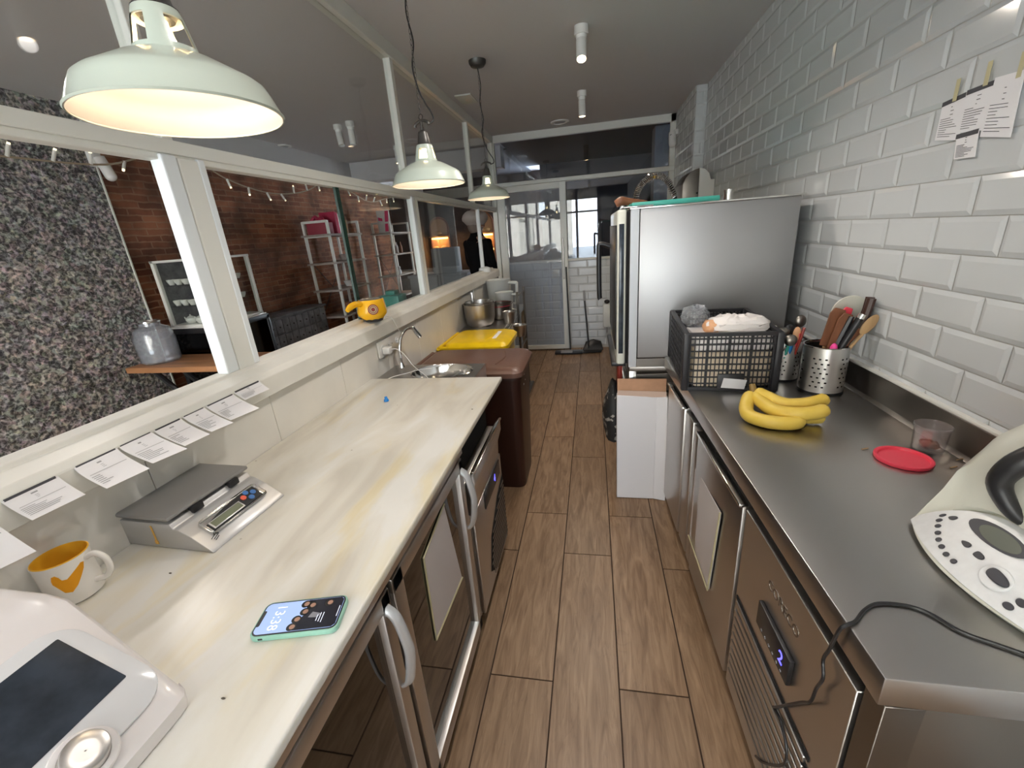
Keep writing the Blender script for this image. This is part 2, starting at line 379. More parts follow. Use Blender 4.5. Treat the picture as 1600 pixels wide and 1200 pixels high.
def mkmesh(name,mb,m,smooth=True):
    bmesh.ops.recalc_face_normals(mb.bm,faces=mb.bm.faces[:])
    me=bpy.data.meshes.new(name); mb.bm.to_mesh(me); mb.bm.free()
    me.materials.append(MATS[m] if isinstance(m,str) else m)
    if smooth and len(me.polygons):
        me.polygons.foreach_set('use_smooth',[True]*len(me.polygons))
        try: me.set_sharp_from_angle(angle=R(38))
        except Exception: pass
    return me
def props(o,label=None,cat=None,group=None,kind=None):
    if label: o['label']=label
    if cat: o['category']=cat
    if group: o['group']=group
    if kind: o['kind']=kind
    return o
def thing(name,label,cat,loc=(0,0,0),rz=0,group=None):
    o=bpy.data.objects.new(name,None); o.empty_display_size=.05; COL.objects.link(o); o.location=loc; o.rotation_euler=(0,0,rz)
    return props(o,label,cat,group)
def wm(o):
    m=Matrix.LocRotScale(o.location,o.rotation_euler,o.scale)
    return wm(o.parent)@m if o.parent else m
def part(name,mb,m,parent,world=True,smooth=True,label=None):
    if world: mb.xf(wm(parent).inverted())
    o=bpy.data.objects.new(name,mkmesh(name,mb,m,smooth)); COL.objects.link(o); o.parent=parent
    if label: o['label']=label
    return o
def solo(name,mb,m,label,cat,group=None,smooth=True):
    vs=mb.bm.verts; c=Vector(((min(v.co.x for v in vs)+max(v.co.x for v in vs))/2,(min(v.co.y for v in vs)+max(v.co.y for v in vs))/2,min(v.co.z for v in vs)))
    mb.xf(Matrix.Translation(-c)); o=bpy.data.objects.new(name,mkmesh(name,mb,m,smooth)); COL.objects.link(o); o.location=c
    return props(o,label,cat,group)
def struct(name,mb,m,parent=None,smooth=False):
    o=bpy.data.objects.new(name,mkmesh(name,mb,m,smooth)); COL.objects.link(o)
    if parent: o.parent=parent
    else: o['kind']='structure'
    return o
def copy_tree(o,parent=None):
    c=o.copy(); COL.objects.link(c)
    if parent: c.parent=parent
    for ch in list(o.children): copy_tree(ch,c)
    return c
def textmb(txt,size,mtx,depth=.0006):
    cu=bpy.data.curves.new('t','FONT'); cu.body=txt; cu.size=size; cu.extrude=depth; cu.align_x='CENTER'; cu.align_y='CENTER'; cu.resolution_u=3
    ob=bpy.data.objects.new('t',cu); COL.objects.link(ob); dg=bpy.context.evaluated_depsgraph_get(); dg.update()
    me=bpy.data.meshes.new_from_object(ob.evaluated_get(dg)); b=MB(); b.bm.from_mesh(me); b.xf(mtx)
    bpy.data.objects.remove(ob); bpy.data.curves.remove(cu); bpy.data.meshes.remove(me); return b
def frame_m(o,ex,ey):
    ex=Vector(ex).normalized(); ey=Vector(ey); ey=(ey-ex*ey.dot(ex)).normalized(); ez=ex.cross(ey)
    m=Matrix((ex,ey,ez)).transposed().to_4x4(); m.translation=o; return m
def lines_mb(m,w,h,rows,seed,hx=0,th=.0003,lw=.0016,x0=.08,x1=.9):
    # small printed lines on a sheet in frame m (x right, y up), origin at its lower left
    q=random.Random(seed); b=MB()
    for r_ in rows:
        y=h*r_; a=w*(x0+q.uniform(0,.05)); e=w*q.uniform(.45,x1)
        b.box(a,e,y-lw/2,y+lw/2,0,th)
    return b.xf(m)

# ============================================================ THE SETTING
CEIL=2.68
# plank floor
def floor_planks():
    bm=bmesh.new(); lay=bm.loops.layers.color.new('plank')
    W=.235; L_=.985; g=.0028; i0=-15
    def put(x0,x1,y0,y1,c):
        b=.0012; z=0
        vs=[bm.verts.new(p) for p in ((x0+g,y0+g,z),(x1-g,y0+g,z),(x1-g,y1-g,z),(x0+g,y1-g,z))]
        lo=[bm.verts.new((v.co.x,v.co.y,-.006)) for v in vs]
        fs=[bm.faces.new(vs)]+[bm.faces.new((lo[k],lo[(k+1)%4],vs[(k+1)%4],vs[k])) for k in range(4)]
        for f in fs:
            for l in f.loops: l[lay]=c
    for i in range(-15,6):
        x0=-.16+i*W; x1=x0+W
        if x1>1.06: x1=1.06
        off=1.765 if i%2==0 else 1.10
        if i==2: off=1.70
        y=off-5*L_
        while y<9.3:
            put(x0,x1,y,y+L_,(rnd.random(),rnd.random(),rnd.random(),1)); y+=L_
    me=bpy.data.meshes.new('floor'); bm.to_mesh(me); bm.free(); me.materials.append(MATS['floor_planks'])
    o=bpy.data.objects.new('floor',me); COL.objects.link(o); o['kind']='structure'; return o
fl=floor_planks()
mat('floor_grout',(.055,.03,.018),.9)
struct('floor_joints',MB().box(-3.9,1.2,-4,9.4,-.05,-.0025),'floor_grout',fl)
# ceiling
struct('ceiling',MB().box(-3.9,1.2,-2.8,9.4,CEIL,CEIL+.1),'ceiling')

# metro tiled wall on the right
def metro(bm,M_,rows,y0,y1,pitch=.236,h=.103,z0=1.6025,joint=1.361,jrow_par=1):
    k0=rows[0]
    for k in range(rows[0],rows[1]):
        za=z0-h*(k+1); zb=za+h
        off=joint if (k%2)==jrow_par else joint+pitch/2
        n=math.floor((y0-off)/pitch); y=off+n*pitch
        while y<y1-.003:
            a=max(y,y0); b=min(y+pitch,y1); g=.0012; bv=.014; d=.0045
            if b-a>.006:
                bvx=min(bv,(b-a)/2-.001)
                P=[(a+g,za+g,0),(b-g,za+g,0),(b-g,zb-g,0),(a+g,zb-g,0)]
                Q=[(a+g+bvx,za+g+bv,d),(b-g-bvx,za+g+bv,d),(b-g-bvx,zb-g-bv,d),(a+g+bvx,zb-g-bv,d)]
                vp=[bm.verts.new(M_@Vector((p[0],p[1],p[2]+.002))) for p in P]; vq=[bm.verts.new(M_@Vector((p[0],p[1],p[2]+.002))) for p in Q]
                bm.faces.new(vq)
                for i in range(4): bm.faces.new((vp[i],vp[(i+1)%4],vq[(i+1)%4],vq[i]))
            y+=pitch
def wallM(origin,ex,ey):
    ex=Vector(ex); ey=Vector(ey); m=Matrix((ex,ey,ex.cross(ey))).transposed().to_4x4(); m.translation=origin; return m
def mesh_from_bm(name,bm,m,parent=None,smooth=False):
    me=bpy.data.meshes.new(name); bmesh.ops.recalc_face_normals(bm,faces=bm.faces[:]); bm.to_mesh(me); bm.free(); me.materials.append(MATS[m])
    o=bpy.data.objects.new(name,me); COL.objects.link(o)
    if parent: o.parent=parent
    return o
wr=struct('wall_right',MB().box(1.04,1.2,-2.8,9.4,0,CEIL),'grout')
wpier=struct('wall_pier',MB().box(.945,1.04,4.75,5.85,0,CEIL),'metro_tile')
bm=bmesh.new()
metro(bm,wallM((1.04,0,0),(0,1,0),(0,0,1)),(-11,16),-2.0,4.75)
# the map (y,z) -> normal must point to -x
for v in bm.verts: v.co.x=1.04-(v.co.x-1.04) if v.co.x>1.04 else v.co.x
o_=mesh_from_bm('wall_tiles',bm,'metro_tile',wr)
bm=bmesh.new()
metro(bm,wallM((.945,0,0),(0,1,0),(0,0,1)),(-11,16),4.75,5.70)
for v in bm.verts: v.co.x=.945-(v.co.x-.945) if v.co.x>.945 else v.co.x
mesh_from_bm('wall_tiles',bm,'metro_tile',wpier)
bm=bmesh.new(); metro(bm,wallM((0,4.75,0),(1,0,0),(0,0,1)),(-11,16),.945,1.04)
for v in bm.verts: v.co.y=4.75-abs(v.co.y-4.75)
mesh_from_bm('wall_tiles',bm,'metro_tile',wpier)

# low tiled wall at the end of the corridor with the glazing on it
wb=struct('wall_back',MB().box(-1.20,.95,5.78,5.86,0,1.17),'grout')
bm=bmesh.new(); metro(bm,wallM((0,5.78,0),(1,0,0),(0,0,1)),(5,16),-1.2,.95,z0=1.685,joint=-.3)
for v in bm.verts: v.co.y=5.78-abs(v.co.y-5.78)
mesh_from_bm('wall_tiles',bm,'metro_tile',wb)
struct('trim_1',MB().box(-1.2,.95,5.75,5.88,1.165,1.19,.004),'white_paint')

# glazed screen at the end
w3=struct('window_3',MB().box(-1.20,.945,5.74,5.80,2.60,2.68,.004).box(-1.20,.945,5.73,5.80,2.10,2.15,.004)
   .box(-1.24,-1.16,5.74,5.80,0,2.68,.003).box(.885,.945,5.74,5.80,1.18,2.68,.004),'white_frame')
struct('pane',MB().box(-1.16,.89,5.765,5.771,2.15,2.60),'door_glass',w3)
struct('pane',MB().box(-.30,.89,5.765,5.771,1.19,2.10),'door_glass',w3)
# sliding door
d1=struct('door_1',MB().box(-1.16,-1.07,5.68,5.72,.02,2.10,.004).box(-.385,-.305,5.68,5.72,.02,2.10,.004)
   .box(-1.07,-.385,5.68,5.72,2.03,2.10,.004).box(-1.07,-.385,5.68,5.72,.02,.075,.004),'white_frame')
struct('pane',MB().box(-1.07,-.385,5.697,5.703,.075,2.03),'leaf_glass',d1)
struct('door_handle',MB().box(-.372,-.35,5.662,5.682,.95,1.45,.004),'steel_dark',d1)
struct('door_rail',MB().box(-1.2,.1,5.70,5.74,2.105,2.145,.003),'white_frame',d1)

# partition: tiled dwarf wall, painted sill, aluminium frames
wp=struct('wall_partition',MB().box(-1.22,-1.135,-2.6,5.2,0,1.10),'grout')
b=MB()
y=1.235-.455*9
while y<5.2:
    y1=min(y+.455,5.2)
    b.box(-1.14,-1.130,y+.001,y1-.001,.62,1.10,.0012,1); b.box(-1.14,-1.130,y+.001,y1-.001,0,.618,.0012,1); y+=.455
struct('wall_tiles',b,'cream_tile',wp)
sill=struct('trim_2',MB().prism([(-1.225,-2.6,1.085),(-1.10,-2.6,1.085),(-1.098,-2.6,1.150),(-1.108,-2.6,1.168),(-1.172,-2.6,1.176),(-1.176,-2.6,1.188),(-1.225,-2.6,1.190)],(0,7.78,0),.002,1),'white_paint')
w1=struct('window_1',MB().box(-1.235,-1.178,-2.6,5.76,1.838,1.876,.003).box(-1.226,-1.184,-2.6,5.76,1.820,1.84,.003)
   .box(-1.24,-1.17,-2.6,5.76,2.60,2.68,.004)
   .box(-1.225,-1.175,1.195,1.265,1.185,1.83,.004)
   .box(-1.225,-1.175,2.985,3.03,1.185,1.83,.004)
   .box(-1.225,-1.18,1.17,1.205,1.87,2.62,.003).box(-1.225,-1.18,2.90,2.945,1.87,2.62,.003).box(-1.225,-1.18,4.60,4.64,1.87,2.62,.003).box(-1.225,-1.18,-.9,-.86,1.87,2.62,.003)
   .box(-1.225,-1.175,5.70,5.76,0,2.62,.003),'white_frame')
for (a,c) in ((-.86,1.17),(1.205,2.90),(2.945,4.60),(4.64,5.70)):
    struct('pane',MB().box(-1.206,-1.200,a,c,1.876,2.60),'pane_glass',w1)
for (a,c) in ((1.142,1.192),(1.262,1.290),(2.93,2.975)):
    struct('sash_stile',MB().box(-1.215,-1.174,a,c,1.187,1.835,.005),'sash_white',w1)
struct('sliding_pane',MB().box(-1.196,-1.190,2.062,2.945,1.192,1.83),'pane_glass',w1)
struct('sliding_pane',MB().box(-1.196,-1.190,3.03,3.90,1.192,1.83),'pane_glass',w1)
struct('pane_edge',MB().box(-1.199,-1.187,2.03,2.062,1.192,1.83),'green_glass_edge',w1)
struct('post',MB().cyl((-1.20,4.78,1.2),(-1.20,4.78,1.84),.022,seg=20).lathe([(0,1.23),(.03,1.228),(.06,1.215),(.066,1.19),(.066,1.17)],(-1.18,4.78,0),24),'sash_white',w1)

# shop walls
wl=struct('wall_left',MB().box(-3.9,-3.75,-2.8,9.4,0,CEIL),'brick')
struct('photo_paper',MB().box(-3.752,-3.72,-2.7,3.03,0,CEIL),'collage',wl)
struct('paper_edge',MB().box(-3.752,-3.712,3.03,3.042,0,CEIL),'white_frame',wl)
struct('wall_shop_end',MB().box(-3.8,-.9,9.2,9.35,0,CEIL),'end_wall_brown')
struct('wall_room_end',MB().box(-.9,1.2,8.4,8.5,0,CEIL),'dark_room')
struct('wall_column',MB().box(.78,1.04,6.2,6.5,0,2.66),'pale_room')
struct('ceiling_shade_sheet',MB().box(-1.15,1.04,5.9,8.4,2.66,2.679).box(-3.7,-1.15,6.6,9.2,2.66,2.679),'dark_room')  # dark sheets below the ceiling, dimness of the far room put in colour
struct('wall_soffit',MB().box(-3.75,-3.42,3.044,9.2,2.42,CEIL),'ceiling')
struct('wall_column',MB().box(-3.75,-3.45,8.2,9.2,0,CEIL),'end_wall_brown')
# bulkhead beam across the far part of the shop ceiling
struct('wall_beam',MB().box(-3.75,-1.2,6.35,6.6,2.42,CEIL),'ceiling')

# street front behind the camera: glazed openings onto the street
w4=MB()
xs=[-3.75,-2.55,-1.28,-.45,.2]
for x in xs: w4.box(x-.035,x+.035,-2.74,-2.66,0,CEIL)
w4.box(-3.75,1.04,-2.74,-2.66,0,.32).box(-3.75,1.04,-2.74,-2.66,2.38,CEIL).box(-3.75,1.04,-2.74,-2.66,2.0,2.05)
struct('window_4',w4,'white_frame')
struct('wall_front',MB().box(.2,1.04,-2.74,-2.66,0,CEIL),'white_paint')
struct('ground_street',MB().box(-30,30,-30,-2.8,-.15,-.05),'concrete_street')
struct('wall_street_facade',MB().box(-30,-1.2,-17,-16,0,9).box(.8,30,-17,-16,0,8),'facade_pale')

# ============================================================ RIGHT SIDE
RM=lambda o: frame_m(o,(0,-1,0),(0,0,1))     # text frame on faces looking to -x
LM=lambda o: frame_m(o,(0,1,0),(0,0,1))      # text frame on faces looking to +x
# steel worktop with upstand
t=thing('steel_worktop','long stainless steel worktop with upturned back edge along the tiled wall','worktop',(.43,.555,0))
part('top',MB().prism([(.436,.555,.80),(1.035,.555,.80),(1.035,2.335,.80),(.379,2.335,.80)],(0,0,.06),.003,2),'steel_top',t)
part('upstand',MB().prism([(1.037,.555,.855),(1.005,.555,.858),(1.018,.555,.872),(1.020,.555,.962),(1.037,.555,.962)],(0,1.78,0),.002,1),'steel_dark',t)
part('silicone_edge',MB().box(1.018,1.037,.555,2.335,.962,.972,.003),'white_paint',t)

fr=thing('counter_refrigerator','stainless counter refrigerator under the steel worktop with glowing blue digit','refrigerator',(.436,.555,0),R(1.857))
P=lambda n,b,m,par=fr,**k: part(n,b,m,par,world=False,**k)
P('body',MB().box(.045,.57,.045,1.66,.09,.798),'steel_dark')
for (x,y) in ((.06,.07),(.54,.07),(.06,1.62),(.54,1.62)):
    P('leg',MB().cyl((x,y,0),(x,y,.09),.02,seg=14).cyl((x,y,0),(x,y,.012),.028,seg=14),'steel_dark')
P('corner_post',MB().box(.012,.07,.0,.045,.02,.798,.001,1),'steel_dark')
P('side_panel',MB().box(.09,.56,.032,.045,.10,.775,.002),'steel_dark')
cp=P('compressor_panel',MB().box(.006,.04,.05,.565,.085,.76,.0015,1),'steel_vertical')
b=MB()
for k in range(10):
    z=.145+k*.031; b.box(-.001,.008,.13,.545,z,z+.021,.002,1)
part('vent_grille',b,'steel_vertical',cp,world=False)
b=MB()
for k in range(11): z=.135+k*.031; b.box(.0035,.0065,.12,.555,z,z+.013)
part('vent_slots',b,'black_gap',cp,world=False)  # black bars between the slats, darkness of the slots as colour
pn=P('control_panel',MB().box(-.006,.006,.225,.40,.525,.60,.003),'black_plastic')
part('digit',textmb('2',.045,frame_m((-.0066,.262,.567),(0,-1,0),(0,0,1))),'led_blue',pn,world=False)
b=MB()
for k in range(6): b.box(-.0072,-.006,.25+k*.022,.256+k*.022,.535,.539)
part('touch_marks',b,'ink_grey',pn,world=False)
P('engraved_name',textmb('CORECO',.038,frame_m((.0055,.31,.67),(0,-1,0),(0,0,1))),'steel_dark')
for (a,c) in ((.588,1.072),(1.31,1.655)):
    d=P('door',MB().box(.004,.042,a,c,.085,.757,.004),'steel_vertical')
    part('door_lip',MB().box(-.006,.02,a,c,.748,.760,.003),'polished_steel',d,world=False)
for (a,c) in ((1.088,1.15),(1.17,1.292)):
    P('filler_strip',MB().box(.008,.042,a,c,.085,.750,.004),'steel_vertical')
P('recess_shade',MB().box(.030,.046,.02,1.655,.757,.799),'black_gap')  # black bar filling the gap above the doors, its shade painted
t=thing('paper_sheet','yellowed paper sheet in a plastic sleeve on the refrigerator door under steel worktop','paper',(.444,1.47,.24))
part('sheet',MB().prism([(.4105,1.285,.625),(.409,1.645,.585),(.4090,1.655,.235),(.411,1.335,.25)],(-.002,0,0)),'paper_old',t)
part('sleeve_edge',MB().tube([(.406,1.285,.627),(.405,1.335,.247),(.4035,1.66,.232)],.003,6),'tape',t)

# flat cardboard box standing on the floor
t=thing('cardboard_box','tall white cardboard box with brown rim standing on floor at end of counter','box',(.25,2.25,0))
part('panel',MB().prism([(.127,2.262,.004),(.125,2.262,.665),(.338,2.262,.652),(.338,2.262,.004)],(0,.04,0),.002,1),'box_white',t)
part('folded_panel',MB().prism([(.338,2.262,.004),(.338,2.262,.652),(.392,2.250,.655),(.402,2.245,.004)],(0,.03,0),.001,1),'box_white',t)
part('rim',MB().prism([(.127,2.272,.668),(.130,2.318,.742),(.392,2.318,.738),(.384,2.272,.655)],(0,.006,0),.001,1),'cardboard',t)
part('inner_rim',MB().prism([(.126,2.266,.655),(.127,2.272,.690),(.386,2.272,.680),(.386,2.262,.652)],(0,.004,0)),'cardboard_light',t)

# oven on its stand
t=thing('combi_oven','big stainless combi oven with dark glass door, standing behind the black crate','oven',(.57,2.75,.80))
part('housing',MB().box(.235,.955,2.345,3.15,.852,1.617,.006),'steel_brushed',t)
part('base_panel',MB().box(.20,.955,2.348,3.15,.80,.849,.002,1),'steel_dark',t)
part('front_frame',MB().box(.188,.233,2.343,3.15,.80,1.622,.002,1),'steel_brushed',t)
part('top_plate',MB().box(.185,.97,2.335,3.16,1.617,1.626,.003),'polished_steel',t)
d=part('door',MB().box(.125,.172,2.352,3.14,.815,1.622,.012,3),'machine_cream',t)
part('door_glass',MB().box(.118,.127,2.365,3.10,.90,1.55,.003),'black_plastic',d)
part('door_side_glass',MB().box(.135,.160,2.3465,2.354,.88,1.555,.002),'screen_dark',d)
part('hinge_gap_shade',MB().box(.172,.19,2.36,3.14,.82,1.61),'black_gap',d)  # black fill behind the door stands for shade in the gap
part('handle',MB().tube([(.12,3.05,1.42),(.055,3.05,1.44),(.045,3.05,1.40),(.045,3.05,1.12),(.05,3.05,1.08)],.017,10,smooth_n=5),'black_plastic',d)
part('drip_tray',MB().box(.10,.18,2.40,3.1,.79,.812,.004),'black_plastic',t)
part('flue',MB().cyl((.80,2.95,1.62),(.80,2.95,1.695),.026,seg=24).cyl((.80,2.95,1.685),(.80,2.95,1.70),.029,seg=24),'polished_steel',t)
t=thing('oven_stand','open steel stand carrying the oven, with tray rails','stand',(.57,2.75,0))
for (x,y) in ((.215,2.375),(.93,2.375),(.215,3.12),(.93,3.12)):
    part('leg',MB().box(x-.02,x+.02,y-.02,y+.02,0,.775,.003),'steel_vertical',t)
part('top_frame',MB().box(.195,.95,2.355,3.14,.772,.799,.003),'steel_dark',t)
part('cross_rail',MB().box(.235,.91,2.36,2.385,.69,.755,.001,1),'steel_dark',t)
part('shelf',MB().box(.20,.945,2.36,3.135,.25,.27,.003),'steel_dark',t)
for k in range(4): part('tray_rail',MB().box(.20,.225,2.4,3.1,.36+k*.09,.372+k*.09,.002),'polished_steel',t)

# things on the oven
t=thing('silicone_mat','green silicone baking mat lying on top of the oven','mat',(.3,2.7,1.626))
part('mat',MB().box(.20,.62,2.42,2.95,1.627,1.652,.006),'teal_enamel',t)
solo('wooden_board',MB().tube([(.13,2.62,1.66),(.16,2.62,1.672),(.20,2.63,1.668),(.30,2.66,1.655)],[.018,.026,.02,.012],10,smooth_n=4),'wood_dark','small brown wooden scoop beside the green mat on the oven','scoop')
solo('baking_tray',MB().box(.15,.30,2.36,2.49,1.627,1.634,.003).box(.145,.16,2.36,2.49,1.627,1.642,.003),'polished_steel','bright steel tray edge lying on the front corner of the oven','tray')

# black crate
def crate():
    t=thing('plastic_crate','black lattice plastic crate holding bags, on the steel worktop','crate',(.566,2.066,.861),R(-3.2))
    W,D,H=.172,.258,.25
    P=lambda n,b,m,**k: part(n,b,m,t,world=False,**k)
    def wall(b,ax,s):
        L_=W if ax=='x' else D; o=(D if ax=='x' else W)*s; th=.004
        def bar(u0,u1,z0,z1,tk=th):
            if ax=='x': b.box(u0,u1,o-tk,o+tk,z0,z1)
            else: b.box(o-tk,o+tk,u0,u1,z0,z1)
        n=21 if ax=='x' else 30
        for k in range(n+1):
            u=-L_+2*L_*k/n; wd=.0016 if k%5 else .005
            bar(u-wd,u+wd,.005,H-.01)
        for z,wz in ((.0,.016),(.030,.004),(.058,.004),(.086,.006),(.114,.004),(.142,.006),(.170,.004),(.198,.006),(.222,.005)): bar(-L_,L_,z,z+wz,.006)
        bar(-L_,L_,H-.014,H,.009)
    for ax,s in (('x',-1),('x',1),('y',-1),('y',1)):
        b=MB(); wall(b,ax,s); P('side_wall',b,'crate_plastic',smooth=False)
    for sx in (-1,1):
        for sy in (-1,1): P('corner_post',MB().box(sx*W-.014,sx*W+.014,sy*D-.014,sy*D+.014,0,H,.008),'crate_plastic')
    P('floor_panel',MB().box(-W,W,-D,D,.0,.008),'crate_plastic')
    P('label_panel',MB().box(-.045,.055,-D-.010,-D+.004,.012,.075,.003),'crate_plastic')
    return t
cr=crate()
o=solo('label_tag',MB().prism([(.520,1.7945,.880),(.610,1.7945,.872),(.618,1.7945,.912),(.528,1.7945,.922)],(0,-.0015,0)),'paper','white paper tag stuck low on the front of the black crate','tag')
rr=random.Random(3)
b=MB().box(.410,.715,1.815,2.04,.872,1.03,.02,3); b.jitter(.004,2)
t=thing('grain_packet','beige packets filling the front of the black crate','packet',(.56,1.93,.871)); part('packet',b,'grain_packet',t)
part('packet_top',MB().box(.415,.71,1.818,2.03,1.030,1.092,.015,2).jitter(.004,4),'bag_white',t)
b=MB().sphere((0,0,0),1,.125,.085,.038,24,14); b.jitter(.010,5); b.xf(Matrix.Translation((.60,1.93,1.118)))
solo('plastic_carrier_bag',b,'bag_white','white carrier bag with small print bulging from the crate','bag')
b=MB().sphere((0,0,0),1,.06,.07,.05,24,14); b.jitter(.013,6); b.xf(Matrix.Translation((.465,2.07,1.125)))
solo('clear_plastic_bag',b,'bag_film','crumpled clear plastic bag in the back corner of the black crate','bag')
b=MB().sphere((0,0,0),1,.035,.05,.035,16,10); b.jitter(.006,8); b.xf(Matrix.Translation((.50,1.93,1.105)))
solo('orange_packet',b,'bag_orange','small orange packet between the two bags in the crate','packet')

# perforated utensil holders
def holder(c,r,h,label):
    t=thing('utensil_holder',label,'holder',c)
    prof=[(r,.004)]; 
    nz=int((h-.05)/.0062)
    z=.022
    prof+= [(r,.02)]
    for k in range(nz): prof.append((r,.024+k*.0062))
    prof+=[(r,h-.012),(r,h),(r-.003,h),(r-.003,.004)]
    n0=2
    def skip(i,j):
        if j<n0 or j>=n0+nz-1: return False
        jj=(j-n0); ii=i%24
        if ii>=14: return False
        return (jj%3==1) and ((ii-(jj//3)%2*2)%5 in (0,1))
    b=MB().lathe(prof[:-2],(0,0,0),120,skip=skip)
    b.lathe([(0,.004),(r,.004)],(0,0,0),48)
    part('cup',b,'cup_steel',t,world=False)
    part('inside',MB().lathe([(0,.008),(r-.006,.008),(r-.006,h-.01)],(0,0,0),48),'black_gap',t,world=False)  # black liner, inner shade of the holder given as colour
    part('rim',MB().lathe([(r+.001,h-.004),(r+.002,h),(r-.003,h),(r-.003,h-.004)],(0,0,0),48),'polished_steel',t,world=False)
    part('foot',MB().lathe([(0,0),(r+.001,0),(r+.001,.008),(r-.002,.010)],(0,0,0),48),'black_plastic',t,world=False)
    return t
holder((.900,1.815,.861),.077,.190,'larger perforated steel utensil holder crammed with wooden spatulas and knives')
holder((.815,1.965,.861),.060,.178,'smaller perforated steel utensil holder with measuring spoons, behind the larger one')
def stick(name,mbh,mh,label,cat,head=None,mhead=None,grp=None,hname='blade'):
    if head is None: return solo(name,mbh,mh,label,cat,grp)
    t=thing(name,label,cat,tuple(mbh.bm.verts[:][0].co) if len(mbh.bm.verts) else (0,0,0))
    part('handle',mbh,mh,t); part(hname,head,mhead,t); return t
def flatblade(p0,p1,w0,w1,th,n=(0,-1,0),rnd_=.3):
    p0,p1=Vector(p0),Vector(p1); d=(p1-p0).normalized(); nrm=Vector(n); s=d.cross(nrm).normalized(); nn=s.cross(d)
    L_=(p1-p0).length
    pts=[p0-s*w0/2,p0+s*w0/2,p0+d*L_*(1-rnd_)+s*w1/2,p0+d*L_+s*w1*.32,p0+d*L_-s*w1*.32,p0+d*L_*(1-rnd_)-s*w1/2]
    return MB().prism([p-nn*th/2 for p in pts],nn*th,min(th*.3,.002),1)
B0=Vector((.893,1.815,.875))
stick('wooden_spatula',MB().tube([(.875,1.80,.885),(.885,1.80,1.05)],.007,8),'wood_spoon','reddish flat wooden spatula, tallest on the left of the large holder','spatula',flatblade((.875,1.79,1.05),(.918,1.80,1.19),.03,.058,.006,rnd_=.15),'wood_dark')
stick('wooden_spatula',MB().tube([(.882,1.78,.885),(.892,1.775,1.05)],.007,8),'wood_spoon','brown angled wooden spatula in front of the reddish one','spatula',flatblade((.89,1.772,1.04),(.935,1.775,1.175),.025,.05,.006,rnd_=.2),'wood_dark')
stick('silicone_spatula',MB().tube([(.905,1.83,.885),(.925,1.82,1.12)],.006,8),'red_plastic','red silicone spatula standing behind the wooden spatulas','spatula',flatblade((.922,1.822,1.10),(.955,1.815,1.19),.03,.04,.008),'red_plastic')
stick('pink_spatula',MB().tube([(.885,1.765,.885),(.895,1.757,1.03)],.006,8),'pink_plastic','short pink handle poking from the front of the large holder','spatula',MB().sphere((.896,1.756,1.045),.013,1,1,1.8,12,8),'pink_plastic',hname='tip')
stick('knife',MB().tube([(.905,1.78,1.03),(.945,1.775,1.165)],[.011,.014,.013,.011],8,smooth_n=4),'black_plastic','black handled knife, left of the pair in the large holder','knife',MB().box(-.001,.001,-.01,.01,-.14,0).xf(Matrix.Translation((.903,1.782,1.02))),'polished_steel')
stick('whisk_handle',MB().tube([(.918,1.765,1.03),(.968,1.758,1.165)],[.010,.012,.012,.013],10,smooth_n=3),'black_plastic','black whisk handle with steel end cap in the large holder','whisk',MB().cyl((.966,1.758,1.160),(.972,1.757,1.176),.0135,.012,16),'polished_steel',hname='end_cap')
stick('wooden_spoon',MB().tube([(.915,1.775,.885),(.945,1.768,1.02),(.985,1.76,1.10)],.006,8,smooth_n=3),'wood_spoon','pale wooden spoon leaning right in the large holder','spoon',MB().sphere((0,0,0),1,.020,.006,.042,18,12).xf(Matrix.Translation((1.0,1.758,1.135))@Matrix.Rotation(R(32),4,'Y')),'wood_spoon',hname='bowl')
stick('bamboo_paddle',MB().tube([(.92,1.85,.885),(.96,1.86,1.10)],.007,8),'wood_spoon','big round cream paddle at the back of the large holder','paddle',MB().cyl((.985,1.87,1.165),(.985,1.876,1.166),.062,seg=36),'machine_cream',hname='disc')
for k,(dx,lab) in enumerate(((0,'dark brown handled cleaver leaning far right, in front of its twin'),(.022,'dark brown handled cleaver leaning far right, behind its twin'))):
    stick('cleaver',MB().tube([(.985+dx*.5,1.79+k*.03,1.115),(1.000+dx*.6,1.792+k*.03,1.155),(1.012+dx*.5,1.795+k*.03,1.225)],[.011,.016,.014,.015],8,smooth_n=3),'wood_cleaver',lab,'knife',flatblade((.935+dx*.4,1.788+k*.03,1.04),(.99+dx*.5,1.792+k*.03,1.13),.03,.05,.004,rnd_=.05),'wood_dark')
# smaller holder utensils
stick('ladle',MB().tube([(.80,1.93,.885),(.775,1.90,1.07)],.004,8),'chrome','small steel ladle leaning left over the crate','ladle',MB().sphere((.766,1.885,1.088),.022,1,1,.8,16,10),'steel_dark',hname='bowl')
stick('serving_spoon',MB().tube([(.81,1.96,.885),(.845,1.95,1.10)],.004,8),'chrome','steel serving spoon standing tallest in the small holder','spoon',MB().sphere((.852,1.948,1.115),.022,1,.5,1.2,16,10),'steel_dark',hname='bowl')
stick('ladle',MB().tube([(.735,1.87,.95),(.762,1.83,1.04)],.003,8),'chrome','steel ladle hanging forward over the small holder rim','ladle',MB().sphere((.775,1.83,1.065),.024,1,.7,1,16,10),'steel_dark',hname='bowl')
stick('measuring_spoon',MB().tube([(.79,1.95,.885),(.795,1.92,1.06)],.004,8),'black_plastic','black measuring spoon in the middle of the small holder','spoon',MB().sphere((.80,1.915,1.085),.021,1,.6,1.2,16,10),'black_plastic',hname='bowl')
for (x,z,m,l) in ((.800,1.045,'teal_enamel','green plastic spoon handle in the small holder'),(.812,1.035,'blue_plastic','blue plastic spoon handle in the small holder'),(.835,1.075,'red_plastic','bright red handle standing right in the small holder')):
    solo('plastic_spoon',MB().tube([(x-.004,1.93,.885),(x,1.905,z)],[.006,.008,.009],8,smooth_n=3),m,l,'spoon')
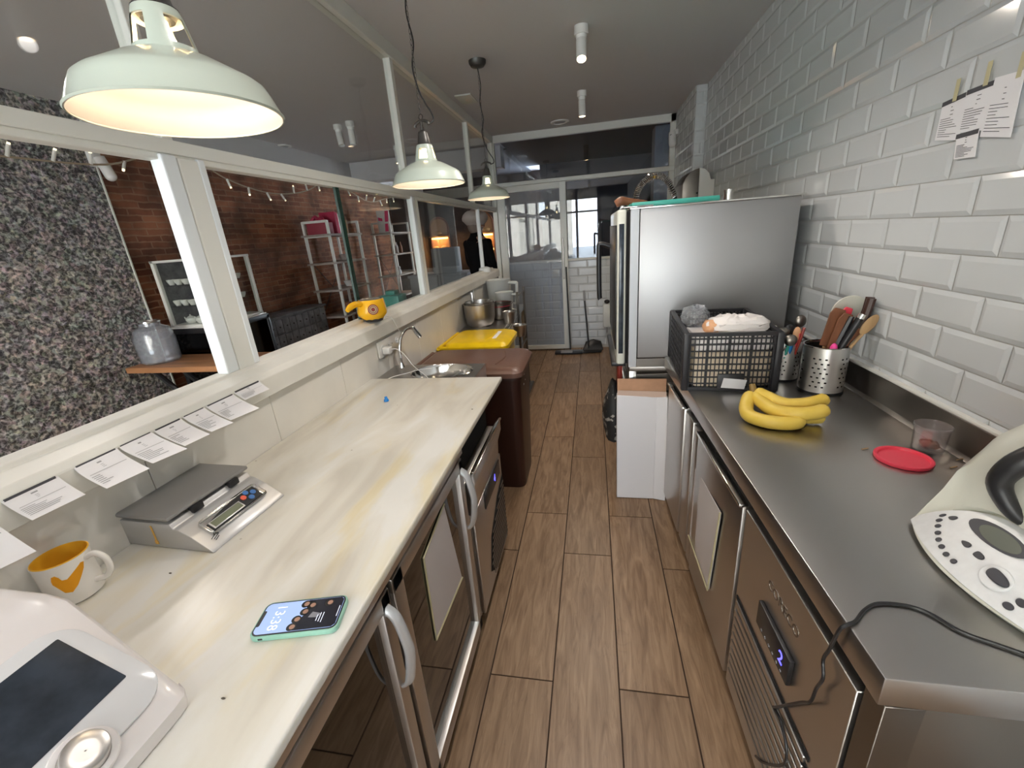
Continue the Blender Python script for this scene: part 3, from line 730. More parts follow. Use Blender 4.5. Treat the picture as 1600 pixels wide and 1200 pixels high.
stick('tongs',MB().tube([(.82,1.935,.885),(.838,1.90,1.04),(.846,1.895,1.10)],.006,8,smooth_n=3),'copper_red','orange brown handled tongs between the green and red handles','tongs',MB().sphere((.826,1.905,1.07),.016,1,.5,2,14,10),'bag_orange',hname='grip')
solo('teaspoon',MB().tube([(.755,1.94,1.06),(.748,1.93,1.10)],[.004,.010],8),'white_plastic','tiny white spoon tip left of the small holder','spoon')

# bananas
t=thing('banana_bunch','bunch of four ripe yellow bananas lying on the steel worktop','bananas',(.65,1.5,.861))
def banana(pts,r=.0235):
    P_=catmull([Vector(p) for p in pts],8); n=len(P_)
    rr=[r*min(1,.32+2.6*math.sin(PI*min(1,max(0,(i/(n-1))*.96+.02)))**.8*.5+.25*math.sin(PI*i/(n-1))) for i in range(n)]
    rr=[max(.0055,min(r,x)) for x in rr]; rr[0]=.006; rr[1]=.008; rr[-1]=.005; rr[-2]=.009; rr[-3]=.013
    return MB().tube(P_,rr,10)
Bs=[[(.572,1.59,.935),(.548,1.565,.905),(.533,1.50,.883),(.575,1.445,.881),(.645,1.432,.881),(.690,1.455,.886)],
    [(.574,1.588,.935),(.585,1.56,.915),(.610,1.49,.903),(.668,1.452,.906),(.725,1.452,.912),(.765,1.472,.918)],
    [(.576,1.592,.937),(.605,1.565,.925),(.650,1.520,.914),(.710,1.515,.914),(.762,1.528,.920),(.795,1.545,.926)],
    [(.574,1.594,.933),(.600,1.580,.900),(.640,1.530,.881),(.690,1.492,.880),(.735,1.482,.881),(.765,1.490,.883)]]
Bs=[[(p[0],p[1],p[2]+.0045) for p in q] for q in Bs]
for q in Bs: part('banana',banana(q),'banana',t)
b=MB()
for q in Bs: b.sphere(q[-1],.0058,u=10,v=6)
part('tips',b,'banana_tip',t)
part('stem',MB().tube([(.576,1.585,.925),(.572,1.592,.948),(.570,1.600,.966)],[.010,.012,.010],8),'banana_tip',t)

# plastic tub, red lid
t=thing('deli_tub','clear plastic tub with food scraps, by the steel upstand','tub',(.962,1.310,.861))
part('tub',MB().lathe([(.001,.001),(.035,.001),(.037,.004),(.0405,.070),(.0435,.072),(.0435,.078),(.041,.079),(.039,.070),(.035,.006),(.001,.004)],(0,0,0),40),'cup_plastic',t,world=False)
part('scraps',MB().sphere((0,0,.016),1,.024,.024,.012,16,10).jitter(.003,9),'wood_dark',t,world=False)
t=thing('tub_lid','round red plastic lid lying upturned on the steel worktop','lid',(.862,1.245,.861),R(20))
part('lid',MB().lathe([(0,.002),(.056,.002),(.058,.008),(.0625,.010),(.066,.009),(.067,.004),(.066,0),(.001,0)],(0,0,0),48),'red_plastic',t,world=False)
for (x,y,l) in ((.795,1.30,'tiny pale crumb left of the red lid'),(.955,1.20,'pale straw scrap between red lid and white food processor'),(1.0,1.245,'long pale splinter beside the clear tub')):
    solo('crumb',MB().tube([(x-.008,y,.8625),(x+.012,y+.006,.8635)],.0016,6),'wood_spoon',l,'crumb')

# white food processor on the right (arched body, tilted control panel)
def processor():
    t=thing('food_processor','white food processor with arched control panel and black jug handle, on steel worktop','food processor',(.85,.79,.861))
    yc,hw=.79,.163
    def low(v): return Vector((.708-.045*(1-v*v),yc+hw*v,.868))
    def up(v):
        a=max(0,1-v*v)**.75
        return Vector((.708+.070*a,yc+hw*v*(1-.02*a),.868+.105*a))
    N_=25; secs=[]
    for i in range(N_):
        v=-1+2*i/(N_-1); v=v*.999; a=max(0,1-v*v)
        L=low(v); U=up(v); k=a**.45; y=U.y; yt=yc+(hw*v)*(.96)
        hz=1.0+.215*k
        s=[Vector((L.x+.006,L.y,.861)),L,L.lerp(U,.5)+Vector((-.001,0,.001)),U,Vector((U.x+.012*k+.004,y,U.z+.010*k+.012*(1-k))),
           Vector((.745+.012*k,yt,.868+(hz-.868)*.62)),Vector((.785,yt,.868+(hz-.868)*.86)),Vector((.835,yt,.868+(hz-.868)*.98)),
           Vector((.90,yt,hz)),Vector((.965,yt,.868+(hz-.868)*.95)),Vector((.995,yt,.868+(hz-.868)*.75)),Vector((1.0,yt,.861))]
        if s[4].x>s[5].x-.004: s[4].x=s[5].x-.004
        secs.append(s)
    part('body',MB().rings(secs),'machine_cream',t)
    def pp(v,u,h=0.0):
        L=low(v); U=up(v); p=L.lerp(U,u)
        n=((low(min(v+.02,.999))-low(v-.02)).cross(U-L)); n=n if n.x<0 else -n
        n=n.normalized() if n.length>1e-9 else Vector((-1,0,0))
        return p+n*h
    # panel
    rows=[]
    for i in range(31):
        v=-.97+1.94*i/30
        rows.append([pp(v,.04,.0),pp(v,.04,.004),pp(v,.5,.0045),pp(v,.95,.004),pp(v,.95,0)])
    pn=part('control_panel',MB().rings(rows,cap=True),'panel_white',t)
    def blob(v,u,ru,rv,h=.004,n=14,name='button',m='dark_button',par=None,th=.003,pt=0,rot=0):
        c=pp(v,u,h); ex=(pp(v+.02,u,h)-pp(v-.02,u,h)).normalized(); ey=(pp(v,min(u+.05,1),h)-pp(v,u-.05,h)).normalized(); nn=ex.cross(ey); nn=nn if nn.x<0 else -nn
        pts=[]
        for k in range(n):
            a=2*PI*k/n; rx=rv*math.cos(a)*(1+pt*math.cos(a)); ry=ru*math.sin(a)*(1-pt*.6*abs(math.cos(a)))
            x2=rx*math.cos(rot)-ry*math.sin(rot); y2=rx*math.sin(rot)+ry*math.cos(rot)
            pts.append(c+ex*x2+ey*y2)
        return part(name,MB().prism(pts,nn*th,th*.25,1),m,par or pn)
    for (v,u) in ((.71,.71),(.66,.54),(.58,.41),(.48,.31),(.38,.24),(.27,.20),(.15,.17),(.03,.17)):
        blob(v,u,.0055,.0052,rot=.5)
    blob(.58,.69,.0062,.0078,pt=.2)
    blob(.14,.42,.0062,.0095,pt=.35); blob(-.02,.41,.0062,.0095,pt=-.35)
    blob(-.59,.20,.0065,.0075); blob(-.61,.36,.0065,.0075)
    lc=blob(.07,.70,.020,.057,name='display',m='dark_button',th=.002,n=28)
    blob(.03,.70,.016,.040,h=.0062,name='lcd',m='lcd_grey',par=lc,th=.001,n=28)
    kn=blob(-.33,.35,.022,.024,name='dial',m='panel_white',th=.006,n=28)
    blob(-.33,.37,.010,.019,h=.010,name='dial_grip',m='dark_button',par=kn,th=.006,n=18,pt=-.25)
    # jug handle
    part('handle',MB().tube([(.835,.80,1.150),(.780,.80,1.138),(.742,.815,1.092),(.736,.825,1.045),(.752,.80,1.000),(.78,.785,.985)],[.014,.018,.020,.018,.014,.012],12,smooth_n=6),'black_plastic',t)
    part('lid',MB().lathe([(0,.03),(.06,.028),(.085,.012),(.09,0)],(.90,.79,1.205),36),'machine_cream',t)
processor()
solo('power_cable',MB().tube([(.70,.60,.865),(.663,.618,.865),(.638,.631,.865),(.600,.652,.865),(.576,.686,.865),(.548,.700,.865),(.505,.700,.865),(.473,.682,.865),(.445,.655,.8655),(.427,.648,.862),(.420,.65,.845),(.423,.667,.781),(.426,.682,.735),(.424,.668,.705),(.426,.683,.655),(.424,.688,.610),(.425,.72,.56),(.424,.80,.425),(.425,.812,.405),(.424,.775,.417),(.422,.735,.405),(.422,.722,.365),(.422,.742,.310),(.422,.81,.20),(.422,.85,.155)],.0032,8,smooth_n=5),'black_plastic','thin black cable trailing over the front edge of the steel worktop','cable')

# papers taped on the tiled wall
def wallsheet(name,pts,label,seed,head=True,grp=None):
    o=Vector(pts[0]); t=thing(name,label,'paper',tuple(sum((Vector(p) for p in pts),Vector())/4))
    part('sheet',MB().prism([Vector(p) for p in pts],(-.0012,0,0)),'paper',t)
    tl,tr,br,bl=[Vector(p)+Vector((-.0016,0,0)) for p in pts]
    q=random.Random(seed); b=MB()
    def seg(u0,u1,v,wd):
        a=tl.lerp(tr,u0).lerp(bl.lerp(br,u0),v); c=tl.lerp(tr,u1).lerp(bl.lerp(br,u1),v)
        dv=Vector((0,0,-wd)); b.prism([a,c,c+dv,a+dv],(-.0004,0,0))
    if head: seg(0,1,.0,.012)
    for k in range(3): seg(.45,.45+q.uniform(.04,.14),.2+k*.09,.0016)
    for k in range(9): seg(.08,q.uniform(.35,.92),.46+k*.055,.0014)
    part('print',b,'ink',t)
    return t
XW=1.0305
wallsheet('recipe_sheet',[(XW,1.678,1.819),(XW,1.593,1.826),(XW,1.580,1.705),(XW,1.678,1.720)],'leftmost printed sheet with black header taped on the tiled wall',1)
wallsheet('recipe_sheet',[(XW-.002,1.588,1.828),(XW-.002,1.496,1.830),(XW-.002,1.500,1.715),(XW-.002,1.588,1.724)],'middle printed sheet with black header taped on the tiled wall',2)
wallsheet('recipe_sheet',[(XW-.004,1.500,1.834),(XW-.004,1.415,1.828),(XW-.004,1.405,1.682),(XW-.004,1.502,1.700)],'rightmost and longest printed sheet on the tiled wall, at the photo edge',3,False)
wallsheet('recipe_sheet',[(XW-.003,1.588,1.720),(XW-.003,1.512,1.722),(XW-.003,1.503,1.652),(XW-.003,1.578,1.655)],'small printed slip hanging below the three wall sheets',4)
for (y,z,l) in ((1.628,1.812,'strip of yellow tape above the leftmost wall sheet'),(1.528,1.824,'strip of yellow tape above the middle wall sheet'),(1.43,1.815,'strip of yellow tape above the rightmost wall sheet')):
    solo('adhesive_tape',MB().box(XW-.0055,XW-.0045,y-.007,y+.007,z,z+.055),'tape',l,'tape')

# spring tap, towel dispenser, camera, broom and dustpan at the far end
t=thing('spring_tap','tall kitchen tap with arched spring hose rising behind the oven','tap',(.615,3.75,.9))
arc=[(.635,3.75,.92),(.635,3.75,1.60),(.632,3.75,1.72),(.585,3.74,1.82),(.52,3.73,1.875),(.44,3.72,1.875),(.37,3.72,1.82),(.335,3.71,1.73),(.33,3.71,1.55)]
part('pipe',MB().tube(arc,.015,8,smooth_n=6),'black_plastic',t)
b=MB(); P_=catmull([Vector(p) for p in arc[2:]],20)
hel=[]
for i,p in enumerate(P_[:-1]):
    tt=(P_[i+1]-p).normalized(); x=Vector((0,1,0)); y=tt.cross(x).normalized()
    for q in range(3):
        a=2*PI*(i*3+q)/8.0; hel.append(p.lerp(P_[i+1],q/3)+(x*math.cos(a)+y*math.sin(a))*.022)
b.tube(hel,.004,5); part('spring',b,'chrome',t)
part('spray_head',MB().cyl((.33,3.71,1.56),(.33,3.71,1.42),.017,.024,14),'black_plastic',t)
t=thing('steel_sink_unit','steel sink unit behind the oven below the spring tap','sink',(.65,3.8,0))
part('top',MB().box(.28,1.0,3.35,4.45,.86,.90,.004),'steel_top',t)
for (x,y) in ((.31,3.4),(.96,3.4),(.31,4.4),(.96,4.4)): part('leg',MB().box(x-.018,x+.018,y-.018,y+.018,0,.86),'steel_vertical',t)
part('shelf',MB().box(.30,.98,3.38,4.42,.25,.27),'steel_dark',t)
t=thing('paper_towel_dispenser','rounded stainless paper towel dispenser on the far tiled wall','dispenser',(.98,4.3,1.6))
cv=[(.775,4.25,1.58),(.775,4.25,1.84),(.795,4.25,1.885),(.83,4.25,1.925),(.87,4.25,1.948),(.905,4.25,1.955),(.905,4.25,1.58)]
part('cover',MB().prism(cv,(0,.36,0),.004,2),'steel_dark',t)
part('side_cheek',MB().prism([(.907,4.247,1.58),(.907,4.247,1.957),(.95,4.247,1.945),(.985,4.247,1.91),(1.0,4.247,1.86),(1.032,4.247,1.86),(1.032,4.247,1.58)],(0,.366,0),.004,2),'white_plastic',t)
part('lock',MB().cyl((.895,4.24,1.76),(.895,4.25,1.76),.008,seg=12),'black_plastic',t)
t=thing('security_camera','small white security camera in the corner above the far glazing','camera',(.93,5.6,2.4))
part('bracket',MB().box(.90,.945,5.55,5.60,2.44,2.49,.006),'white_plastic',t)
part('housing',MB().cyl((.880,5.54,2.35),(.880,5.57,2.46),.038,seg=20).sphere((.880,5.54,2.35),.038),'white_plastic',t)
part('lens',MB().cyl((.868,5.545,2.43),(.860,5.53,2.43),.010,seg=12),'black_plastic',t)
t=thing('dustpan','black long handled dustpan standing against the low tiled wall','dustpan',(-.02,5.6,0))
part('handle',MB().cyl((-.06,5.60,.08),(-.105,5.66,.66),.011,seg=12),'black_plastic',t)
part('grip',MB().cyl((-.105,5.66,.66),(-.112,5.67,.79),.014,seg=12),'ink_grey',t)
part('pan',MB().prism([(-.20,5.46,.004),(.10,5.50,.004),(.12,5.66,.004),(-.14,5.66,.004)],(0,0,.012),.003,1).prism([(-.14,5.60,.01),(.13,5.60,.01),(.10,5.66,.11),(.0,5.67,.14),(-.10,5.66,.11)],(0,.02,0),.003,1),'black_plastic',t)
t=thing('floor_squeegee','dark squeegee with pale plate leaning at the sliding door edge','squeegee',(-.3,5.55,0))
part('handle',MB().cyl((-.30,5.55,.04),(-.33,5.655,1.10),.010,seg=12),'black_plastic',t)
part('head',MB().box(-.50,-.14,5.44,5.56,.004,.035,.006),'black_plastic',t)
part('plate',MB().box(-.42,-.27,5.42,5.54,.030,.042,.004),'ink_grey',t)
t=thing('soap_dispenser','clear wall soap dispenser beside the oven on the low tiled wall','dispenser',(.20,5.7,.3))
part('tank',MB().box(.13,.23,5.66,5.765,.30,.60,.01),'translucent_plastic',t)
part('nozzle',MB().cyl((.18,5.70,.30),(.18,5.70,.22),.01,seg=10),'ink_grey',t)
part('cap',MB().sphere((.18,5.70,.63),.035,1,1,.8),'black_plastic',t)
def hangbag(y,x,z0,z1,label,s):
    b=MB(); rs=[]
    for k in range(9):
        f=k/8; z=z1-(z1-z0)*f; wd=.012+.055*math.sin(min(1,f*1.1)*PI*.75); dp=.02+.05*math.sin(min(1,f*1.2)*PI*.7)
        rs.append([(x+wd*math.cos(a)*1.0,y+dp*math.sin(a)*1.8,z) for a in [2*PI*i/16 for i in range(16)]])
    b.rings(rs); b.jitter(.004,s); return solo('hanging_bag',b,'bag_black_print',label,'bag')
hangbag(2.52,.118,.30,.665,'black bag with pale printed pattern hanging beside the oven stand',3)
solo('hanging_cloth',MB().box(.135,.165,2.42,2.56,.62,.80,.01).jitter(.003,2),'copper_red','dark red brown cloth hanging under the oven drip tray','cloth')

# ============================================================ LEFT SIDE
solo('marble_worktop',MB().prism([(-1.1295,-.6,.878),(-.440,-.6,.878),(-.440,1.925,.878),(-1.1295,1.925,.878)],(0,0,.022),.005,3),'marble','long pale veined marble worktop along the left wall','worktop')
# glass door refrigerator under the marble
t=thing('glass_door_refrigerator','steel undercounter refrigerator with two glass doors below the marble worktop','refrigerator',(-.75,.5,0))
part('cabinet',MB().box(-1.10,-.50,-.30,1.255,.085,.125,.003).box(-1.10,-.50,-.30,1.255,.83,.875,.003).box(-1.10,-.50,1.235,1.255,.085,.875,.002).box(-1.10,-1.06,-.30,1.255,.085,.875).box(-.53,-.50,.665,.70,.085,.875),'steel_vertical',t)
part('top_rail',MB().box(-.50,-.452,-.30,1.262,.845,.876,.003),'steel_vertical',t)
part('shelf',MB().box(-1.05,-.53,-.28,1.23,.45,.458),'steel_dark',t)
for (x,y) in ((-1.05,-.25),(-.54,-.25),(-1.05,1.2),(-.54,1.2)): part('leg',MB().cyl((x,y,0),(x,y,.086),.02,seg=14),'steel_dark',t)
for (a,c,hy) in ((.155,.672,.648),(.690,1.245,1.222)):
    d=part('door',MB().box(-.495,-.452,a,a+.052,.075,.838,.004).box(-.495,-.452,c-.038,c,.075,.838,.004).box(-.495,-.452,a,c,.075,.13,.004).box(-.495,-.452,a,c,.795,.838,.004),'steel_vertical',t)
    part('glass',MB().box(-.476,-.470,a+.05,c-.036,.128,.797),'fridge_glass',d)
    part('handle',MB().tube([(-.455,hy,.800),(-.432,hy,.775),(-.418,hy,.70),(-.418,hy,.66),(-.432,hy,.585),(-.455,hy,.56)],.012,10,smooth_n=5,flat=.4),'scale_silver',d)
    part('gasket',MB().box(-.502,-.495,a+.01,c-.01,.085,.83),'black_plastic',d)
t=thing('paper_sheet','pale worn paper sheet in a sleeve on the glass refrigerator door','paper',(-.449,1.0,.42))
part('sheet',MB().prism([(-.4695,1.075,.765),(-.4695,.885,.725),(-.4695,.875,.44),(-.4695,1.135,.42)],(.002,0,0)),'paper_old',t)
part('sleeve_edge',MB().tube([(-.4665,1.075,.768),(-.4665,.882,.728),(-.4665,.872,.437),(-.4665,1.137,.417)],.003,6),'tape',t)
t=thing('ice_machine','small steel ice machine with open tilted flap and blue digit under marble end','ice machine',(-.75,1.53,0))
part('cabinet',MB().box(-1.08,-.47,1.29,1.79,.06,.70,.005).box(-1.08,-.60,1.29,1.79,.70,.86,.003),'steel_vertical',t)
part('flap',MB().prism([(-.47,1.29,.56),(-.452,1.29,.56),(-.447,1.29,.64),(-.428,1.29,.70),(-.428,1.29,.745),(-.442,1.29,.745),(-.47,1.29,.69)],(0,.47,0),.004,2),'steel_vertical',t)
part('flap_grip',MB().box(-.442,-.424,1.285,1.765,.745,.756,.003),'polished_steel',t)
part('recess_shade',MB().box(-.598,-.50,1.30,1.78,.702,.862),'black_gap',t)  # black block behind the flap, shade of the opening as colour
fp=part('front_panel',MB().box(-.47,-.452,1.30,1.79,.07,.555,.004),'steel_vertical',t)
cpn=part('control_strip',MB().box(-.452,-.447,1.45,1.74,.475,.55,.003),'black_plastic',fp)
part('digit',textmb('4',.05,LM((-.4465,1.63,.513))),'led_blue',cpn)
b=MB(); pts=[(-.4515,1.44,.16),(-.4515,1.50,.30),(-.4515,1.66,.40),(-.4515,1.79,.44),(-.4515,1.79,.09),(-.4515,1.55,.085)]
b.prism(pts,(.0015,0,0)); vg=part('vent_grille',b,'black_gap',fp)
b=MB()
for k in range(13):
    z=.10+k*.025; y0=1.46+abs(k-3)*.012+max(0,k-8)*.04; b.box(-.4505,-.4475,y0,1.785,z,z+.009)
part('vent_slats',b,'steel_dark',vg)

# sink, tap, sockets
t=thing('round_sink','small stainless hand sink between marble worktop and brown bin','sink',(-.83,2.07,0))
b=MB(); n=48; cx,cy,r_=-.80,2.075,.128; ins=[];outs=[]
for k in range(n):
    a=2*PI*k/n; ca,sa=math.cos(a),math.sin(a)
    ins.append(b.bm.verts.new((cx+r_*ca*1.28,cy+r_*sa,.882)))
    tx=((-.592-cx) if ca>0 else (cx+1.128))/max(abs(ca),1e-6); ty=((2.215-cy) if sa>0 else (cy-1.932))/max(abs(sa),1e-6); q=min(tx,ty)
    outs.append(b.bm.verts.new((cx+ca*q,cy+sa*q,.882)))
for k in range(n): b.bm.faces.new((ins[k],ins[(k+1)%n],outs[(k+1)%n],outs[k]))
part('deck',b,'steel_top',t)
part('bowl',MB().lathe([(.134,.886),(.128,.888),(.124,.880),(.112,.80),(.07,.765),(.001,.76)],(0,0,0),48,mtx=Matrix.Translation((cx,cy,0))@Matrix.Scale(1.28,4,(1,0,0))),'polished_steel',t)
part('front_apron',MB().box(-1.128,-.592,1.934,2.214,.80,.880,.002).xf(Matrix.Identity(4)) if False else MB().box(-.60,-.592,1.932,2.215,.78,.882,.002).box(-1.128,-.592,2.209,2.215,.78,.882,.002),'steel_vertical',t)
part('pedestal',MB().box(-1.10,-.63,1.96,2.19,0,.74,.004),'steel_dark',t)
t=thing('swan_neck_tap','slim chrome swan neck tap over the round sink','tap',(-1.09,2.19,.882))
part('spout',MB().tube([(-1.07,2.17,.888),(-1.07,2.175,.98),(-1.062,2.20,1.05),(-1.045,2.25,1.085),(-1.025,2.30,1.080)],.009,10,smooth_n=6),'chrome',t)
part('nozzle',MB().cyl((-1.028,2.295,1.084),(-1.005,2.325,1.020),.013,.015,16),'chrome',t)
part('base',MB().cyl((-1.07,2.17,.883),(-1.07,2.17,.91),.017,.011,18),'chrome',t)
t=thing('wall_socket','white triple wall socket plate on the cream tiles beside the tap','socket',(-1.127,2.15,.97))
part('plate',MB().box(-1.130,-1.118,2.035,2.31,.972,1.062,.003),'white_plastic',t)
for y in (2.08,2.17,2.26):
    part('outlet',MB().cyl((-1.119,y,1.017),(-1.1165,y,1.017),.022,seg=24),'panel_white',t)
for y in (2.15,2.19,2.245,2.275):
    part('pin_hole',MB().cyl((-1.1168,y,1.02),(-1.1158,y,1.02),.0035,seg=10),'black_plastic',t)
solo('phone_charger',MB().box(-1.116,-1.075,2.062,2.100,.990,1.026,.004),'white_plastic','white charger plug pushed into the nearest socket outlet','charger')
solo('white_plug',MB().cyl((-1.116,2.262,1.017),(-1.09,2.262,1.017),.014,.011,16),'white_plastic','small round white plug in the farthest socket outlet','plug')
solo('charging_cable',MB().tube([(-1.074,2.085,1.010),(-1.05,2.10,1.008),(-1.02,2.12,.97),(-.985,2.12,.915),(-.95,2.10,.892),(-.89,2.07,.86),(-.84,2.05,.80)],.0022,6,smooth_n=6),'white_plastic','thin white charging cable hanging from charger into the round sink','cable')
solo('charging_cable',MB().tube([(-.87,2.12,.8895),(-.93,2.10,.8895),(-.99,2.03,.8895),(-1.03,1.99,.8895),(-1.05,1.945,.8895)],.0022,6,smooth_n=6),'white_plastic','thin white cable curled along the rim of the round sink','cable')
solo('fondue_cable',MB().tube([(-1.105,2.135,1.178),(-1.100,2.165,1.176),(-1.092,2.195,1.16),(-1.088,2.215,1.12),(-1.085,2.245,1.07),(-1.085,2.25,1.03),(-1.089,2.262,1.018)],.002,6,smooth_n=6),'white_plastic','thin white cable from the yellow fondue pot down to the socket','cable')
# fondue pot
t=thing('fondue_pot','yellow electric chocolate fondue pot with brown badge, on the white sill','fondue pot',(-1.128,2.060,1.176))
prof=[(.001,.012),(.052,.012),(.072,.032),(.076,.048),(.066,.108),(.062,.112),(.058,.110),(.057,.07),(.001,.07)]
part('body',MB().lathe(prof,(-1.128,2.060,1.176),10),'yellow_enamel',t)
part('bowl',MB().lathe([(.060,.110),(.057,.113),(.053,.106),(.046,.074),(.001,.072)],(-1.128,2.060,1.176),32),'steel_dark',t)
part('feet',MB().lathe([(.001,.0),(.046,.0),(.052,.014),(.001,.014)],(-1.128,2.060,1.176),24),'black_plastic',t)
part('handle',MB().tube([(-1.148,2.010,1.270),(-1.163,1.970,1.277),(-1.173,1.935,1.270),(-1.180,1.910,1.255)],[.012,.016,.016,.010],10,smooth_n=4),'yellow_enamel',t)
m_=Matrix.Translation((-1.128,2.060,1.176))@Matrix.Rotation(R(-58),4,'Z')@Matrix.Translation((.0705,0,.066))@Matrix.Rotation(R(-10),4,'Y')
bd=MB().cyl((-.004,0,0),(.006,0,0),.026,seg=28); bd.xf(m_); bdg=part('badge',bd,'copper_red',t)
bd=MB().lathe([(.010,0),(.012,.001),(.014,0)],(0,0,0),28).lathe([(.018,0),(.0195,.001),(.021,0)],(0,0,0),28); bd.xf(m_@Matrix.Translation((.006,0,0))@Matrix.Rotation(R(90),4,'Y')); part('badge_rings',bd,'tape',bdg)

# wheelie bins
def rrect(x0,x1,y0,y1,z,r,n=5):
    out=[]
    for (cx,cy,a0) in ((x1-r,y1-r,0),(x0+r,y1-r,90),(x0+r,y0+r,180),(x1-r,y0+r,270)):
        for k in range(n+1): a=R(a0+90*k/n); out.append((cx+r*math.cos(a),cy+r*math.sin(a),z))
    return out
def bin_(label,x0,x1,y0,y1,h,mb_,ml,text=None):
    t=thing('rubbish_bin',label,'bin',((x0+x1)/2,(y0+y1)/2,0))
    s=.045
    part('body',MB().rings([rrect(x0+s+.05,x1-s,y0+s+.05,y1-s-.03,0,.05),rrect(x0+s+.045,x1-s+.003,y0+s+.045,y1-s-.025,.03,.05),rrect(x0+.04,x1-.022,y0+.03,y1-.02,h-.07,.05)]),mb_,t)
    part('rim',MB().rings([rrect(x0+.03,x1-.012,y0+.02,y1-.012,h-.075,.05),rrect(x0+.03,x1-.012,y0+.02,y1-.012,h-.05,.05)]),mb_,t)
    ld=part('lid',MB().rings([rrect(x0+.05,x1,y0,y1,h-.052,.055),rrect(x0+.05,x1,y0,y1,h-.025,.055),rrect(x0+.055,x1-.02,y0+.015,y1-.015,h-.006,.055),rrect(x0+.08,x1-.06,y0+.04,y1-.04,h+.004,.04)]),ml,t)
    part('lid_ridge',MB().tube([(x1-.17,y0+.10,h+.004),(x1-.14,(y0+y1)/2,h+.006),(x1-.17,y1-.10,h+.004)],.004,6,smooth_n=5),ml,ld)
    part('handle',MB().tube([(x0+.10,y0+.02,h-.03),(x0+.02,y0+.02,h-.03),(x0+.012,y0+.04,h-.03),(x0+.012,y1-.04,h-.03),(x0+.02,y1-.02,h-.03),(x0+.10,y1-.02,h-.03)],.014,8,smooth_n=3),ml,t)
    for y in (y0+.06,y1-.08): part('wheel',MB().cyl((x0+.07,y-.02,.07),(x0+.07,y+.02,.07),.07,seg=24),'black_plastic',t)
    if text:
        part('printed_mark',text,'white_plastic',t)
    return t
m_=frame_m((-.4325,2.48,.66),(.10,1,0),(.03,0,1))
tx=MB()
for k in range(3):
    a=R(120*k+20); pts=[Vector((math.cos(a+R(d))*.036,math.sin(a+R(d))*.036,0)) for d in (0,25,50,75)]
    tx.tube(pts,.0065,6,flat=.3); e_=pts[-1]; tx.cyl(e_,e_+Vector((-math.sin(a+R(85)),math.cos(a+R(85)),0))*.024,.013,.001,8)
tx.xf(frame_m((-.431,2.46,.70),(0,1,0),(.03,0,1)))
bin_('brown plastic wheelie bin with closed lid, right behind the marble worktop',-1.115,-.398,2.245,2.745,.83,'brown_body','brown_plastic',tx)
bin_('yellow lidded plastic bin behind the brown bin',-1.12,-.60,2.86,3.36,.83,'yellow_plastic','yellow_plastic')
solo('bin_label',MB().box(-.735,-.705,3.0,3.24,.832,.8355),'paper','torn white strip of paper stuck on the yellow bin lid','label')

# steel table with bowls and jugs
t=thing('steel_table','steel table behind the yellow bin holding mixing bowls and jugs','table',(-.93,4.05,0))
part('top',MB().box(-1.128,-.74,3.44,4.75,.765,.80,.003),'steel_top',t)
for (x,y) in ((-1.10,3.47),(-.77,3.47),(-1.10,4.72),(-.77,4.72)): part('leg',MB().box(x-.018,x+.018,y-.018,y+.018,0,.765),'steel_vertical',t)
def bowl(name,c,r,h,m,label,inner='steel_dark'):
    return solo(name,MB().lathe([(.001,0),(r*.68,0),(r*.86,h*.12),(r*.97,h*.42),(r,h*.97),(r*1.04,h),(r*.98,h*.99),(r*.94,h*.45),(r*.8,h*.14),(.001,h*.05)],c,40),m,label,'bowl')
bowl('mixing_bowl',(-.985,3.66,.801),.138,.20,'steel_vertical','large stainless mixing bowl in front on the steel table')
bowl('mixing_bowl',(-.985,3.66,.88),.122,.135,'steel_vertical','stainless bowl nested inside the large mixing bowl')
bowl('mixing_bowl',(-.865,3.95,.801),.115,.15,'steel_dark','dark bowl with red rim bands, behind the big mixing bowl')
solo('red_band',MB().lathe([(.112,.135),(.1135,.140),(.112,.145)],(-.865,3.95,.801),40).lathe([(.113,.120),(.1155,.125),(.113,.130)],(-.865,3.95,.801),40),'red_plastic','red rubber band around the rim of the dark bowl','band')
solo('serving_spoon',MB().box(-1.068,-1.045,3.70,3.706,.95,1.09,.002).xf(Matrix.Identity(4)),'steel_vertical','flat steel spoon handle rising out of the nested bowls','spoon')
def jug(loc,rot,label,s=1.0):
    t=thing('measuring_jug',label,'jug',loc); t.rotation_euler=rot
    part('body',MB().lathe([(.001,0),(.055*s,0),(.06*s,.006),(.072*s,.17*s),(.076*s,.175*s),(.070*s,.172*s),(.056*s,.008),(.001,.006)],(0,0,0),28),'translucent_plastic',t,world=False)
    part('handle',MB().tube([(.068*s,0,.155*s),(.115*s,0,.155*s),(.122*s,0,.145*s),(.112*s,0,.04*s),(.10*s,0,.03*s),(.060*s,0,.035*s)],.009*s,8,smooth_n=3),'translucent_plastic',t,world=False)
    return t
jug((-.98,4.50,.801),(0,0,R(-14)),'largest pale plastic jug with handle, at the back of the steel table',1.75)
jug((-.862,4.20,.801),(0,0,R(-14)),'smaller pale plastic jug in front of the largest jug',1.22)
solo('white_tub',MB().lathe([(.001,0),(.05,0),(.062,.13),(.066,.135),(.060,.13),(.048,.004),(.001,.004)],(-1.03,4.12,.801),28),'ceramic','small white round tub between bowls and jugs','tub')
solo('wall_hook',MB().box(-1.130,-1.118,4.02,4.035,.99,1.09,.004),'white_plastic','slim white hook strip on cream wall above the bowls','hook')
t=thing('pail_rack','steel upright rack with small metal pails beside the steel table','rack',(-.69,4.05,0))
part('post',MB().cyl((-.69,3.95,0),(-.69,3.95,1.04),.011,seg=12),'steel_dark',t)
part('post',MB().cyl((-.69,4.35,0),(-.69,4.35,1.04),.011,seg=12),'steel_dark',t)
